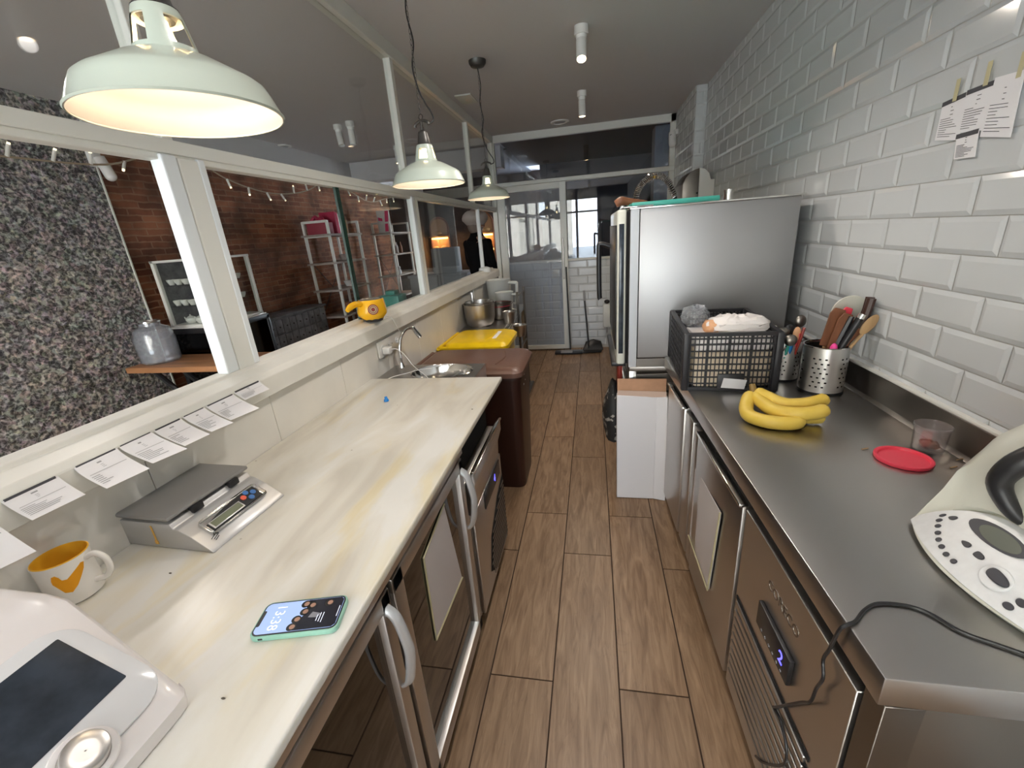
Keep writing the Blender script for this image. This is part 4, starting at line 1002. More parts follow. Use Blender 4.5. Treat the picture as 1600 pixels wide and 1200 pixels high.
part('cross_bar',MB().cyl((-.69,3.95,1.0),(-.69,4.35,1.0),.008,seg=10).cyl((-.69,3.95,.5),(-.69,4.35,.5),.008,seg=10),'steel_dark',t)
part('base',MB().box(-.73,-.64,3.92,4.38,0,.02,.003),'steel_dark',t)
for k,(x,y,z,r,l) in enumerate(((-.735,3.72,.80,.055,'topmost small steel pail on the pail rack'),(-.66,3.80,.66,.062,'wide steel pail in the middle of the pail rack'),(-.745,3.62,.60,.05,'lowest small steel pail on the pail rack'))):
    t=thing('steel_pail',l,'pail',(x,y,z),0)
    part('pail',MB().lathe([(.001,0),(r*.8,0),(r,.10),(r*1.05,.104),(r*.96,.10),(r*.76,.004),(.001,.004)],(0,0,0),28),'steel_vertical',t,world=False)
    part('hook',MB().tube([(0,r,.098),(.0,r+.04,.14),(.0,3.95-y if k<9 else 0,.15)],.003,6),'steel_dark',t,world=False)

# kitchen scale on the marble
t=thing('kitchen_scale','silver digital kitchen scale with grey plate on the marble worktop','scale',(-1.0,.80,.90))
u=Vector((-.865,.899,.9))-Vector((-.875,.667,.9)); ang=math.atan2(u.y,u.x)-PI/2
# local frame: x toward the front (display side), y along its width
t.location=(-.875,.667,.9005); t.rotation_euler=(0,0,ang)
P=lambda n,b,m,par=t,**k: part(n,b,m,par,world=False,**k)
P('base',MB().prism([(0,0,0),(-.012,0,.010),(-.052,0,.038),(-.085,0,.056),(-.098,0,.058),(-.105,0,.070),(-.275,0,.070),(-.290,0,.030),(-.270,0,0)],(0,.235,0),.003,2),'scale_silver')
P('plate',MB().prism([(-.100,-.004,.079),(-.100,.238,.079),(-.305,.238,.079),(-.305,-.004,.079)],(0,0,.011),.005,2),'scale_plate')
P('plate_support',MB().box(-.27,-.12,.03,.20,.068,.080),'black_gap')
P('hinge_clip',MB().box(-.112,-.094,.055,.085,.062,.080,.002),'black_plastic')
P('hinge_clip',MB().box(-.112,-.094,.165,.195,.062,.080,.002),'black_plastic')
sm=frame_m((-.046,.118,.0352),(0,1,0),(-1,0,.62)) # x along width, y up-slope
bz=P('bezel',MB().box(-.088,.088,-.024,.026,-.002,.006,.010,3).xf(sm),'polished_steel')
pc=part('display_panel',MB().prism([(-.080,-.019,0),(.075,-.019,0),(.078,.020,0),(.03,.022,0),(-.02,.018,0),(-.080,.006,0)],(0,0,.0075),.001,1).xf(sm),'black_plastic',bz,world=False)
part('display_frame',MB().box(-.075,.018,-.0155,.0075,.0065,.0085,.001).xf(sm),'scale_silver',pc,world=False)
part('display_lcd',MB().box(-.071,.014,-.0125,.0045,.0083,.0092).xf(sm),'lcd',pc,world=False)
for (x,y,m) in ((.033,.006,'button_red'),(.048,.014,'button_blue'),(.063,.004,'button_blue'),(.048,-.006,'button_blue')):
    part('button',MB().cyl((x,y,.007),(x,y,.0095),.0072,seg=18).xf(sm),m,pc,world=False)
P('stain',MB().box(-.165,-.160,-.001,-.0003,.012,.062).box(-.168,-.158,-.0012,-.0003,.010,.020),'label_orange')
b=MB()
for (x,y,l,a) in ((.0,.0,.013,18),(.001,-.005,.010,18),(-.001,-.010,.007,18)):
    b.box(-l,l,-.0009,.0009,0,.0004,mtx=Matrix.Translation((x,y,0))@Matrix.Rotation(R(a),4,'Z'))
b.xf(frame_m((-.027,.034,.0222),(0,1,0),(-1,0,.70))); P('wing_emblem',b,'black_plastic')

# mug
t=thing('mug','white mug with yellow inside and orange painted bird, next to the scale','mug',(-1.082,.530,.9005))
part('cup',MB().lathe([(.001,.001),(.040,0),(.0445,.004),(.0455,.094),(.0455,.098),(.043,.0985),(.0425,.096)],(0,0,0),44),'ceramic',t,world=False)
part('inside',MB().lathe([(.0450,.0985),(.0428,.0998),(.0422,.096),(.0410,.008),(.001,.006)],(0,0,0),44),'mug_yellow',t,world=False)
ha=R(18)
hp=[(.045,.086),(.064,.092),(.079,.078),(.080,.054),(.068,.034),(.045,.028)]
part('handle',MB().tube([(r*math.cos(ha),r*math.sin(ha),z) for r,z in hp],.0062,10,smooth_n=6),'ceramic',t,world=False)
# a plain bird-like splash of orange around the wall of the mug
b=MB()
def onmug(a,z,h=.0003): return Vector(((.0442+.0013*(z/.094)+h)*math.cos(a),(.0442+.0013*(z/.094)+h)*math.sin(a),z))
shape=[(-1.06,.070),(-1.0,.079),(-.88,.080),(-.79,.074),(-.74,.066),(-.58,.064),(-.30,.074),(.02,.084),(.14,.082),(.05,.070),(-.15,.056),(-.36,.042),(-.60,.032),(-.82,.036),(-.95,.050),(-1.07,.062)]
cen=onmug(-.85,.045)
for k in range(len(shape)):
    a1,z1=shape[k]; a2,z2=shape[(k+1)%len(shape)]
    n=4
    for j in range(n):
        f0=j/n; f1=(j+1)/n
        pA=onmug(a1+(a2-a1)*f0,z1+(z2-z1)*f0,.0006); pB=onmug(a1+(a2-a1)*f1,z1+(z2-z1)*f1,.0006)
        prev=(pA,pB)
        for s_ in range(1,5):
            g=s_/4; ca=-.62; cz=.050
            A=onmug((a1+(a2-a1)*f0)*(1-g)+ca*g,(z1+(z2-z1)*f0)*(1-g)+cz*g,.0006); B=onmug((a1+(a2-a1)*f1)*(1-g)+ca*g,(z1+(z2-z1)*f1)*(1-g)+cz*g,.0006)
            if s_<4: b.poly([prev[0],prev[1],B,A])
            else: b.poly([prev[0],prev[1],A])
            prev=(A,B)
bmesh.ops.remove_doubles(b.bm,verts=b.bm.verts[:],dist=.00005)
part('painted_bird',b,'mug_print',t,world=False)

# phone
t=thing('smartphone','smartphone in mint case with lit lock screen on the marble worktop','phone',(-.545,.52,.9005))
c0=Vector((-.609,.464,.9005)); ex=Vector((-.456,.501,.9))-Vector((-.609,.464,.9)); ex.z=0; L_=ex.length; ex.normalize(); ey=Vector((-ex.y,ex.x,0)); W_=.079
pm=Matrix((ex,ey,Vector((0,0,1)))).transposed().to_4x4(); pm.translation=c0
def rr2(x0,x1,y0,y1,r,n=6): return [Vector(p) for p in rrect(x0,x1,y0,y1,0,r,n)]
part('case',MB().prism(rr2(0,L_,0,W_,.014),(0,0,.0105),.002,2).xf(pm),'mint_case',t)
bz=part('bezel',MB().prism([p+Vector((0,0,.0105)) for p in rr2(.003,L_-.003,.003,W_-.003,.012)],(0,0,.0008)).xf(pm),'black_plastic',t)
z=.0114
s0=part('screen_sky',MB().prism([p+Vector((0,0,z)) for p in rr2(.0055,L_-.0055,.0055,W_-.0055,.010)],(0,0,.0002)).xf(pm),'screen_blue',t)
part('notch',MB().prism([p+Vector((0,0,z+.0003)) for p in rr2(.004,.0105,.022,W_-.022,.003)],(0,0,.0002)).xf(pm),'black_plastic',t)
part('photo_dark',MB().prism([Vector(p)+Vector((0,0,z+.0003)) for p in ((.075,.006,0),(L_-.012,.0062,0),(L_-.0062,.012,0),(L_-.0062,W_-.012,0),(L_-.012,W_-.0062,0),(.083,W_-.0062,0),(.080,.060,0),(.090,.050,0),(.084,.036,0),(.076,.024,0))],(0,0,.0001)).xf(pm),'screen_dim',t)
for (x,y) in ((.072,.014),(.075,.030),(.084,.046),(.080,.064),(.093,.060),(.125,.062)):
    f_=part('portrait_head',MB().cyl((x,y,z+.0004),(x,y,z+.0005),.0085,seg=18).xf(pm),'hair_photo',t)
    part('portrait_face',MB().cyl((x+.0015,y,z+.0005),(x+.0015,y,z+.0006),.0050,seg=16).xf(pm),'skin_photo',f_)
part('grey_scarf',MB().prism([Vector(p)+Vector((0,0,z+.0004)) for p in ((.095,.032,0),(.112,.030,0),(.118,.038,0),(.100,.044,0))],(0,0,.0001)).xf(pm),'grey_photo',t)
tb=textmb('13:38',.026,pm@Matrix.Translation((.036,W_/2,z+.0004))@Matrix.Rotation(R(-90),4,'Z'),.0001); part('clock',tb,'white_screen',t)
b=MB()
for (x,y0,y1) in ((.112,.022,.036),(.117,.020,.040),(.122,.018,.040),(L_-.010,.028,.052)): b.box(x,x+.0012,y0,y1,z+.0005,z+.0007)
part('notification',b.xf(pm),'white_screen',t)
part('case_slot',MB().box(.018,.026,-.0004,.0006,.004,.0075).xf(pm).box(0,0,0,0,0,0) if False else MB().box(.018,.026,-.0004,.0006,.004,.0075).xf(pm),'black_plastic',t)

# kitchen machine with touch screen, nearest on the left
t=thing('cooking_robot','white cooking robot with dark touch screen and steel dial, nearest on marble','cooking robot',(-.82,.2,.9005))
prof=[(-.618,.903),(-.612,.930),(-.622,.941),(-.817,1.062),(-.86,1.070),(-1.06,1.072),(-1.095,1.05),(-1.10,.903)]
def sec(y,ins):
    cx=sum(p[0] for p in prof)/len(prof); 
    return [(p[0]+(ins if p[0]<-1.0 else -ins)*(1),y,p[1]-(ins*.8 if p[1]>.94 else 0)) for p in prof]
part('housing',MB().rings([sec(-.02,.02),sec(0,.004),sec(.01,0),sec(.365,0),sec(.384,.003),sec(.392,.012),sec(.396,.03)]).shear(),'machine_white',t)
sl=lambda o: frame_m(o,(0,1,0),(-1,0,.6218))
pm2=sl((-.7167,.25,.9985))
part('screen_panel',MB().prism([p for p in rr2(-.20,.108,-.095,.094,.042,8)],(0,0,.008),.002,2).xf(pm2),'panel_glass_white',t)
part('touch_screen',MB().prism([p+Vector((0,0,.0082)) for p in rr2(-.15,.085,-.042,.072,.002,2)],(0,0,.0006)).xf(pm2),'screen_dark',t)
dm=sl((-.648,.247,.956))
kn=part('dial',MB().lathe([(.001,.0192),(.012,.0193),(.0228,.0195),(.0238,.0188),(.0242,.0175),(.0248,.004),(.030,.000)],(0,0,0),48).xf(dm@Matrix.Translation((0,0,.008))),'steel_vertical',t)
part('dial_ring',MB().lathe([(.0255,.004),(.033,.003),(.035,0)],(0,0,0),48).xf(dm@Matrix.Translation((0,0,.008))),'machine_white',kn)
part('bowl_lid',MB().lathe([(.001,.06),(.07,.055),(.095,.03),(.10,0)],(-.955,.14,1.068),40),'machine_white',t)

solo('bottle_stopper',MB().lathe([(.001,0),(.011,0),(.010,.008),(.0065,.012),(.006,.020),(.001,.021)],(-.895,1.612,.9005),20),'blue_plastic','small blue silicone cap standing alone on the marble worktop','stopper')
for (x,y,l) in ((-.925,.60,'dark crumb on the marble between mug and phone'),(-.575,.372,'dark crumb on the marble below the phone'),(-.48,1.52,'brown crumb near the far edge of the marble worktop')):
    solo('crumb',MB().sphere((x,y,.9012),.0022,1.8,.8,.5,8,6),'dirty_mark',l,'crumb')

# printed slips hanging along the sill
def slip(y0,y1,label,seed,k=0,zt=1.146,dx=.062,zb=1.098,sh=.012,ln=1.0):
    t=thing('printed_slip',label,'paper',((-1.09),(y0+y1)/2,zb),0,'printed slips taped along the sill')
    rows=[]; n=8
    for i in range(n+1):
        f=i/n; x=-1.0965+dx*(f**1.5)*ln; z=zt+.002-(zt-zb)*f; o=sh*f
        rows.append([Vector((x+.0009*k,y0+o,z)),Vector((x+.0009*k+.012*f*(seed%3)*.5,y1+o,z-.004*f))])
    b=MB()
    g=[[b.bm.verts.new(p) for p in r] for r in rows]+[]
    g2=[[b.bm.verts.new(p+Vector((-.0006,0,-.0003))) for p in r] for r in rows]
    for i in range(n): b.bm.faces.new((g[i][0],g[i][1],g[i+1][1],g[i+1][0])); b.bm.faces.new((g2[i][0],g2[i+1][0],g2[i+1][1],g2[i][1]))
    b.bm.faces.new((g[n][0],g[n][1],g2[n][1],g2[n][0]))
    part('sheet',b,'paper',t)
    part('header_strip',MB().box(-1.0975,-1.0958,y0+.004,y1-.004,zt-.001,zt+.004),'ink',t)
    b=MB(); q=random.Random(seed)
    def bar(f,a,c,w_=.03):
        i=f*n; i0=min(int(i),n-1); fr_=i-i0
        A=rows[i0][0].lerp(rows[i0+1][0],fr_); B=rows[i0][1].lerp(rows[i0+1][1],fr_)
        f2=min(f+w_,1); j=f2*n; j0=min(int(j),n-1); f3=j-j0
        C_=rows[j0][0].lerp(rows[j0+1][0],f3); D_=rows[j0][1].lerp(rows[j0+1][1],f3); up_=Vector((.0008,0,.0006))
        b.poly([A.lerp(B,a)+up_,A.lerp(B,c)+up_,C_.lerp(D_,c)+up_,C_.lerp(D_,a)+up_])
    bar(.16,.42,.42+q.uniform(.08,.16),.05)
    for j in range(3): bar(.28+.05*j,.44,.48+q.uniform(0,.05),.012)
    bar(.47,.08,.92,.014)
    for j in range(6): bar(.55+.055*j,.06,q.uniform(.2,.4) if seed%2 else q.uniform(.3,.8),.018)
    part('print',b,'ink_grey',t)
    return t
slip(.39,.472,'curling printed slip at far left edge of photo, hanging off the sill',11,dx=.045,zb=1.055,ln=1.0)
slip(.500,.592,'printed slip above the mug, first full one from the left along the sill',12,dx=.03)
slip(.622,.712,'printed slip hanging right above the scale, with curled left corner',13,dx=.065,sh=.0)
slip(.716,.797,'printed slip just right of the one above the scale',14,k=1)
slip(.803,.880,'middle printed slip of the row along the sill',15,k=0)
slip(.886,.955,'printed slip right of the middle one along the sill',16,k=1)
slip(.962,1.062,'wide printed slip, second from the right end of the sill row',17,dx=.055)
t=slip(1.066,1.175,'loose blank slip at the right end of the sill row',18,dx=.02,zt=1.150,zb=1.12)

# ============================================================ CEILING FITTINGS
def pendant(loc,label,rot=0):
    x,y,z=loc
    t=thing('pendant_lamp',label,'lamp',(x,y,z),R(rot),'cream pendant lamps over the worktop')
    P=lambda n,b,m,par=t,**k: part(n,b,m,par,world=False,**k)
    S=96
    rows=[(.157,.0),(.159,.003),(.156,.006),(.145,.032),(.138,.045),(.129,.052),(.103,.066),(.075,.081),(.055,.088),(.0475,.092)]
    nk=[(.0465,.099),(.0435,.112),(.0405,.126),(.0375,.140),(.0345,.150),(.032,.156)]
    pr=rows+nk; a=len(rows)
    def win(i,j): return a<=j<a+3 and (i%24)<13
    P('shade',MB().lathe(pr,(0,0,0),S,skip=win),'pendant_paint')
    P('shade_lining',MB().lathe([(r-.0022,zz+(.0 if k<2 else -.0012)) for k,(r,zz) in enumerate(pr)],(0,0,0),S,skip=win),'pendant_inside')
    P('socket',MB().lathe([(.001,.138),(.024,.140),(.0335,.155),(.027,.161),(.022,.188),(.019,.203),(.010,.210),(.009,.222),(.001,.224)],(0,0,0),32),'gunmetal')
    P('hook_bracket',MB().tube([(-.038,0,.226),(-.034,0,.236),(-.015,0,.244),(0,0,.246),(.015,0,.244),(.034,0,.236),(.038,0,.226)],.006,8,smooth_n=4).cyl((0,0,.22),(0,0,.246),.006,seg=10),'gunmetal')
    P('ring',MB().tube([(.010*math.cos(q),0,.260+.010*math.sin(q)) for q in [2*PI*k/14 for k in range(14)]],.002,6,closed=True),'gunmetal')
    P('bulb',MB().lathe([(.001,.062),(.016,.066),(.024,.080),(.025,.094),(.018,.115),(.013,.130),(.013,.15)],(0,0,0),24),'bulb')
    H=CEIL-z
    P('canopy',MB().lathe([(.001,H-.045),(.012,H-.045),(.045,H-.036),(.058,H-.018),(.060,H-.001),(.001,H-.001)],(0,0,0),36),'gunmetal')
    b=MB(); zz=.268; k=0
    while zz<H-.045:
        c=Vector((0,0,zz+.011)); e=(Vector((1,0,0)) if k%2 else Vector((0,1,0)))
        b.tube([c+e*.0045*math.cos(q)+Vector((0,0,1))*.0105*math.sin(q) for q in [2*PI*m/8 for m in range(8)]],.0011,4,closed=True); zz+=.0185; k+=1
    P('chain',b,'gunmetal')
    P('flex',MB().tube([(.036,0,.228),(.060,.004,.236),(.058,.004,.262),(.028,.002,.31),(.006,0,.36),(-.010,0,.44),(.008,.004,.52),(-.006,0,.62),(.010,0,.72),(0,0,H-.045)],.0032,6,smooth_n=6),'black_plastic')
    return t
for (loc,l,r_) in (((-.70,.755,1.785),'cream pendant lamp nearest the camera, top left',57),((-.70,1.97,1.78),'middle cream pendant lamp over the marble worktop',-20),((-.755,3.40,1.81),'small farthest cream pendant lamp near the glazed screen',-10)):
    t=pendant(loc,l,r_)
    lp=lamp('pendant_bulb_light','POINT',(loc[0],loc[1],loc[2]+.05),.5,(1,.86,.68),.028)
def spot(loc,label,on=True,tilt=(0,0),grp=None,col='white_plastic'):
    t=thing('ceiling_spotlight',label,'spotlight',loc,0,grp)
    P=lambda n,b,m,par=t,**k: part(n,b,m,par,world=False,**k)
    P('base',MB().cyl((0,0,0),(0,0,-.045),.042,seg=28).cyl((0,0,-.045),(0,0,-.068),.034,.030,28),col)
    m=Matrix.Translation((0,0,-.07))@Euler((R(tilt[0]),R(tilt[1]),0)).to_matrix().to_4x4()
    P('tube',MB().lathe([(.001,.0),(.030,.0),(.0315,-.006),(.0315,-.125),(.027,-.125),(.027,-.105),(.001,-.105)],(0,0,0),28).xf(m),col)
    if on: P('bulb',MB().lathe([(.001,-.113),(.022,-.112),(.0262,-.106)],(0,0,0),24).xf(m),'spot_glow')
    return t,m
t,m=spot((-.048,3.133,CEIL-.001),'lit white ceiling spotlight nearer the camera, aimed at it',True,(-26,0))
lamp('spot_light','SPOT',(-.048,3.08,CEIL-.215),16,(1,.88,.75),.028,rot=(R(-26),0,0),spot=120,blend=.7)
t,m=spot((-.072,4.431,CEIL-.001),'white ceiling spotlight farther down the kitchen, pointing down',True,(0,0))
lamp('spot_light','SPOT',(-.072,4.431,CEIL-.215),20,(1,.86,.70),.028,rot=(0,0,0),spot=120,blend=.7)
spot((-2.43,4.42,CEIL-.001),'white tilted spotlight on the shop ceiling, left of its neighbour',False,(-14,-12))
spot((-2.27,4.37,CEIL-.001),'white straight spotlight on the shop ceiling, right of its neighbour',False,(0,0))
spot((-2.36,5.62,CEIL-.001),'far white spotlight on the shop ceiling near the beam',True,(0,0))
for (x,y,l) in ((-.05,1.82,'added unseen ceiling spotlight for more light, above the marble worktop'),(-.05,.50,'added unseen ceiling spotlight for more light, right over the camera'),(-.05,-.85,'added unseen ceiling spotlight for more light, behind the camera')):
    spot((x,y,CEIL-.001),l,True,(0,0)); lamp('spot_light','SPOT',(x,y,CEIL-.215),16 if y>1 else 7,(1,.945,.89),.028,rot=(0,0,0),spot=150,blend=.8)  # unseen spotlights added to brighten the kitchen from above
for (x,y,l) in ((-2.4,-.6,'added unseen shop spotlight for more light, behind the camera'),(-2.4,1.6,'added unseen shop spotlight for more light, nearest the picture wall')):
    spot((x,y,CEIL-.001),l,True,(0,0)); lamp('spot_light','SPOT',(x,y,CEIL-.215),16,(1,.945,.89),.028,rot=(0,0,0),spot=150,blend=.8)  # likewise added out of view, to brighten the shop side
def disc(name,x,y,r,label,cat):
    t=thing(name,label,cat,(x,y,CEIL-.001)); 
    part('ring',MB().lathe([(.001,-.006),(r*.75,-.006),(r*.8,-.014),(r,-.010),(r*1.02,0)],(0,0,0),36),'white_plastic',t,world=False)
    part('centre',MB().lathe([(.001,-.010),(r*.6,-.009),(r*.62,-.004)],(0,0,0),30),'pale_room',t,world=False)
disc('smoke_detector',-.335,5.45,.10,'round white disc fitting on the ceiling near the glazed screen','ceiling fitting')
disc('smoke_detector',-3.42,4.93,.09,'round white disc fitting on the shop ceiling left of the upper pane','ceiling fitting')
t=thing('ceiling_vent','flat yellowish square vent on the ceiling beside the partition rail','vent',(-.98,4.25,CEIL-.001))
part('plate',MB().box(-1.12,-.98,4.05,4.30,CEIL-.012,CEIL-.0005,.002),'machine_cream',t)

# ============================================================ THE SHOP BEYOND THE PARTITION
t=thing('wooden_table','wooden bar table against the picture wall beyond the partition','table',(-2.95,2.9,0))
part('top',MB().box(-3.705,-2.2,2.68,3.08,.72,.765,.004),'table_wood',t)
for (x,y,s_) in ((-3.35,2.78,1),(-3.35,2.98,-1),(-2.4,2.78,1),(-2.4,2.98,-1)):
    part('leg',MB().tube([(x-.22,y,.72),(x+.05,y,.36),(x-.20,y,0)],.022,8,smooth_n=4),'black_plastic',t)
part('stretcher',MB().cyl((-3.32,2.88,.36),(-2.37,2.88,.36),.014,seg=10),'black_plastic',t)
t=thing('glass_jar','big empty clear glass jar on the wooden bar table','jar',(-3.55,2.87,.766))
part('jar',MB().lathe([(.001,0),(.125,0),(.14,.015),(.145,.20),(.125,.275),(.075,.305),(.072,.33),(.068,.33),(.07,.30),(.12,.27),(.138,.20),(.132,.02),(.001,.012)],(0,0,0),40),'jar_glass',t,world=False)
part('rim',MB().lathe([(.070,.325),(.078,.327),(.078,.340),(.070,.342),(.066,.33)],(0,0,0),36),'polished_steel',t,world=False)
# black display fridge and white cup cabinet
_before=set(COL.objects)
t=thing('display_fridge','black framed glass display fridge behind the wooden bar table','display fridge',(-3.47,3.55,0))
b=MB()
for x in (-3.69,-3.27):
    for y in (3.24,3.88): b.box(x-.02,x+.02,y-.02,y+.02,0,.98,.003)
b.box(-3.71,-3.25,3.22,3.90,.94,.985,.003).box(-3.71,-3.25,3.22,3.90,0,.12,.003)
part('frame',b,'black_plastic',t)
part('glass',MB().box(-3.67,-3.29,3.232,3.238,.12,.94).box(-3.262,-3.256,3.26,3.86,.12,.94),'fridge_glass',t)
part('back_panel',MB().box(-3.68,-3.66,3.26,3.86,.12,.94),'plant_dark',t)
part('shelf',MB().box(-3.66,-3.29,3.26,3.86,.5,.51),'lcd',t)
t=thing('cup_cabinet','white framed glazed cabinet of cups on top of the black display fridge','cabinet',(-3.47,3.55,.985))
b=MB()
for x in (-3.68,-3.285):
    for y in (3.255,3.84): b.box(x-.015,x+.015,y-.015,y+.015,1.0,1.56,.002)
for z0 in (.995,1.54): b.box(-3.70,-3.27,3.24,3.86,z0,z0+.022,.002) if z0<1.2 else b.box(-3.70,-3.27,3.24,3.86,z0,z0+.02,.002)
part('frame',b,'white_paint',t)
part('door_frame',MB().box(-3.30,-3.27,3.53,3.56,1.0,1.55,.002),'white_paint',t)
part('glass',MB().box(-3.67,-3.30,3.247,3.250,1.02,1.54).box(-3.277,-3.274,3.27,3.83,1.02,1.54),'pane_glass',t)
part('back_panel',MB().box(-3.69,-3.68,3.27,3.83,1.0,1.55),'grey_drawer',t)
for z0 in (1.17,1.345): part('shelf',MB().box(-3.68,-3.285,3.26,3.83,z0,z0+.008),'pane_glass',t)
part('cornice',MB().box(-3.71,-3.25,3.225,3.87,.986,1.0,.003),'ceramic',t)
cupm=None
labs=['top','middle','bottom']
def cup(x,y,z,label,grp):
    global cupm
    if cupm is None:
        o=solo('cup',MB().lathe([(.001,0),(.018,0),(.032,.03),(.034,.045),(.031,.045),(.016,.004),(.001,.004)],(x,y,z),16),'ceramic',label,'cup',grp); cupm=o
    else:
        o=cupm.copy(); COL.objects.link(o); o.location=(x,y,z); o['label']=label; o['group']=grp
    return o
for r_,z0 in ((0,1.354),(1,1.179)):
    for k in range(5): cup(-3.62+k*.075,3.31,z0,'%s cup in the front row, %s shelf of the white glazed cabinet'%(['leftmost','second from left','middle','second from right','rightmost'][k],'upper' if r_==0 else 'middle'),'white cups on the %s cabinet shelf'%('upper' if r_==0 else 'middle'))
    for k in range(4): cup(-3.33,3.42+k*.1,z0,'%s small white cup along the side glass of the white cabinet, %s shelf'%(['nearest','second nearest','second farthest','farthest'][k],'upper' if r_==0 else 'middle'),'side row cups on the %s cabinet shelf'%('upper' if r_==0 else 'middle'))
for k in range(3):
    t=thing('teapot','small white teapot on the cabinet floor, %s of three'%(['left','middle','right'][k]),'teapot',(-3.56+k*.105,3.33,1.018))
    part('pot',MB().lathe([(.001,0),(.03,0),(.045,.025),(.042,.045),(.02,.06),(.006,.066),(.007,.075),(.001,.078)],(0,0,0),20),'ceramic',t,world=False)
    part('spout',MB().tube([(-.035,0,.02),(-.055,0,.035),(-.065,0,.055)],[.010,.007,.005],8,smooth_n=3),'ceramic',t,world=False)
    part('handle',MB().tube([(.035,0,.05),(.06,0,.045),(.055,0,.02),(.038,0,.015)],.004,6,smooth_n=3),'ceramic',t,world=False)

for _o in set(COL.objects)-_before:
    if _o.parent is None: _o.location.x+=.055; _o.location.y-=.12
# apothecary chest
t=thing('drawer_chest','long grey chest of many small drawers against the brick wall','chest of drawers',(-3.57,4.45,0))
part('carcass',MB().box(-3.74,-3.415,3.95,5.03,0,.86,.004),'grey_drawer',t)
part('top',MB().box(-3.745,-3.395,3.94,5.045,.86,.885,.004),'grey_drawer',t)
nc,nr=9,5
for i in range(nc):
    for j in range(nr):
        y0=3.965+i*(1.05/nc); z0=.03+j*.165; 
        d=part('drawer',MB().box(-3.416,-3.402,y0,y0+1.05/nc-.008,z0,z0+.155,.003),'grey_drawer',t)
        part('knob',MB().sphere((-3.396,y0+.055,z0+.078),.010,u=10,v=6),'gunmetal',d)

# shelving units
def shelving(x0,x1,y0,y1,label,name='shelving_unit'):
    t=thing(name,label,'shelves',((x0+x1)/2,(y0+y1)/2,0))
    k=.014
    for y in (y0,y1):
        b=MB()
        for x in (x0,x1): b.box(x-k,x+k,y-k,y+k,0,1.88)
        for z in (1.87,1.70,.35): b.box(x0,x1,y-k,y+k,z-k,z+k)
        part('side_frame',b,'white_paint',t)
    b=MB()
    for z in (.10,.36,.69,1.03,1.37,1.71): part('shelf',MB().box(x0-.03,x1+.02,y0-.05,y1+.05,z-.012,z+.012,.002),'shelf_wood',t)
    part('cross_brace',MB().cyl((x0,y0,.7),(x0,y1,1.4),.005,seg=6).cyl((x0,y1,.7),(x0,y0,1.4),.005,seg=6),'gunmetal',t)
    return t
shelving(-3.53,-3.20,5.13,5.86,'white metal shelving with wooden shelves, standing right of the drawer chest')
shelving(-3.50,-3.20,6.88,7.60,'second white metal shelving unit, farther along the brick wall')
solo('gift_box',MB().box(-3.50,-3.24,5.15,5.32,1.723,1.86,.004).jitter(.001,1),'red_box','dark red box on the top shelf of the nearer shelving','box')
b=MB().tube([(-3.46,5.2,1.865),(-3.40,5.22,1.93),(-3.34,5.2,1.865)],.022,8,smooth_n=4).tube([(-3.40,5.2,1.865),(-3.33,5.24,1.92),(-3.28,5.2,1.865)],.02,8,smooth_n=4)
solo('ribbon_bow',b,'binder_red','big red ribbon bow on top of the dark red box','bow')
for k in range(4):
    solo('binder',MB().box(-3.46,-3.24,5.40+k*.035,5.43+k*.035,1.723,1.99-.012*k,.002),['binder_red','pink_paper','ceramic','binder_red'][k],['tall dark red binder, leftmost on the top shelf','pink binder beside the leftmost red one','thin white binder between the red ones','dark red binder at the right of the binders'][k],'binder')
for k in range(4):
    solo('paper_cup_stack',MB().cyl((-3.33,5.60+k*.06,1.723),(-3.33,5.60+k*.06,1.723+[.25,.20,.22,.17][k]),.022,.030,14),'wood_spoon',['tallest stack of beige paper cups, beside the binders on the top shelf','second stack of beige paper cups from the binders','third stack of beige paper cups from the binders, taller than its neighbours','shortest stack of beige paper cups, farthest from the binders'][k],'cups','stacks of beige paper cups')
solo('basket',MB().lathe([(.001,0),(.05,0),(.07,.08),(.066,.08),(.046,.005)],(-3.3,5.55,1.383),20),'shelf_wood','small dark basket on the second shelf of nearer shelving','basket')
solo('white_bowl',MB().lathe([(.001,0),(.05,0),(.08,.07),(.076,.07),(.046,.006)],(-3.3,5.55,1.043),20),'ceramic','white bowl on the third shelf of the nearer shelving','bowl')
solo('dark_jar',MB().lathe([(.001,0),(.06,0),(.07,.06),(.05,.13),(.001,.14)],(-3.33,5.45,.703),20),'wood_dark','brown round jar on the fourth shelf of nearer shelving','jar')
t=thing('poster_board','white board with pink stripes on the top of farther shelving','poster',(-3.3,7.1,1.723))
part('board',MB().prism([(-3.42,6.93,1.725),(-3.20,6.93,1.725),(-3.20,6.93,2.06),(-3.42,6.93,2.06)],(0,.01,0)),'ceramic',t)
part('stripes',MB().prism([(-3.27,6.928,2.05),(-3.21,6.928,2.05),(-3.25,6.928,1.74),(-3.31,6.928,1.74)],(0,.001,0)).prism([(-3.40,6.928,1.96),(-3.33,6.928,1.94),(-3.33,6.928,1.90),(-3.40,6.928,1.91)],(0,.001,0)),'pink_paper',t)
for k in range(3):
    solo('bottle',MB().lathe([(.001,0),(.025,0),(.027,.10),(.010,.15),(.010,.18),(.001,.18)],(-3.27,7.0+k*.17,1.383),14),'hat_white' if k==1 else 'wood_dark',['small brown bottle at the left of the farther second shelf','pale bottle in the middle of the farther second shelf','small brown bottle at the right of the farther second shelf'][k],'bottle')
solo('white_figurine',MB().lathe([(.001,0),(.03,0),(.035,.05),(.02,.09),(.025,.12),(.001,.14)],(-3.25,7.1,1.043),16),'ceramic','small white ornament on the third shelf of farther shelving','ornament')
t=thing('cash_register','teal retro cash register on a low counter in the shop','cash register',(-2.9,5.95,.62))
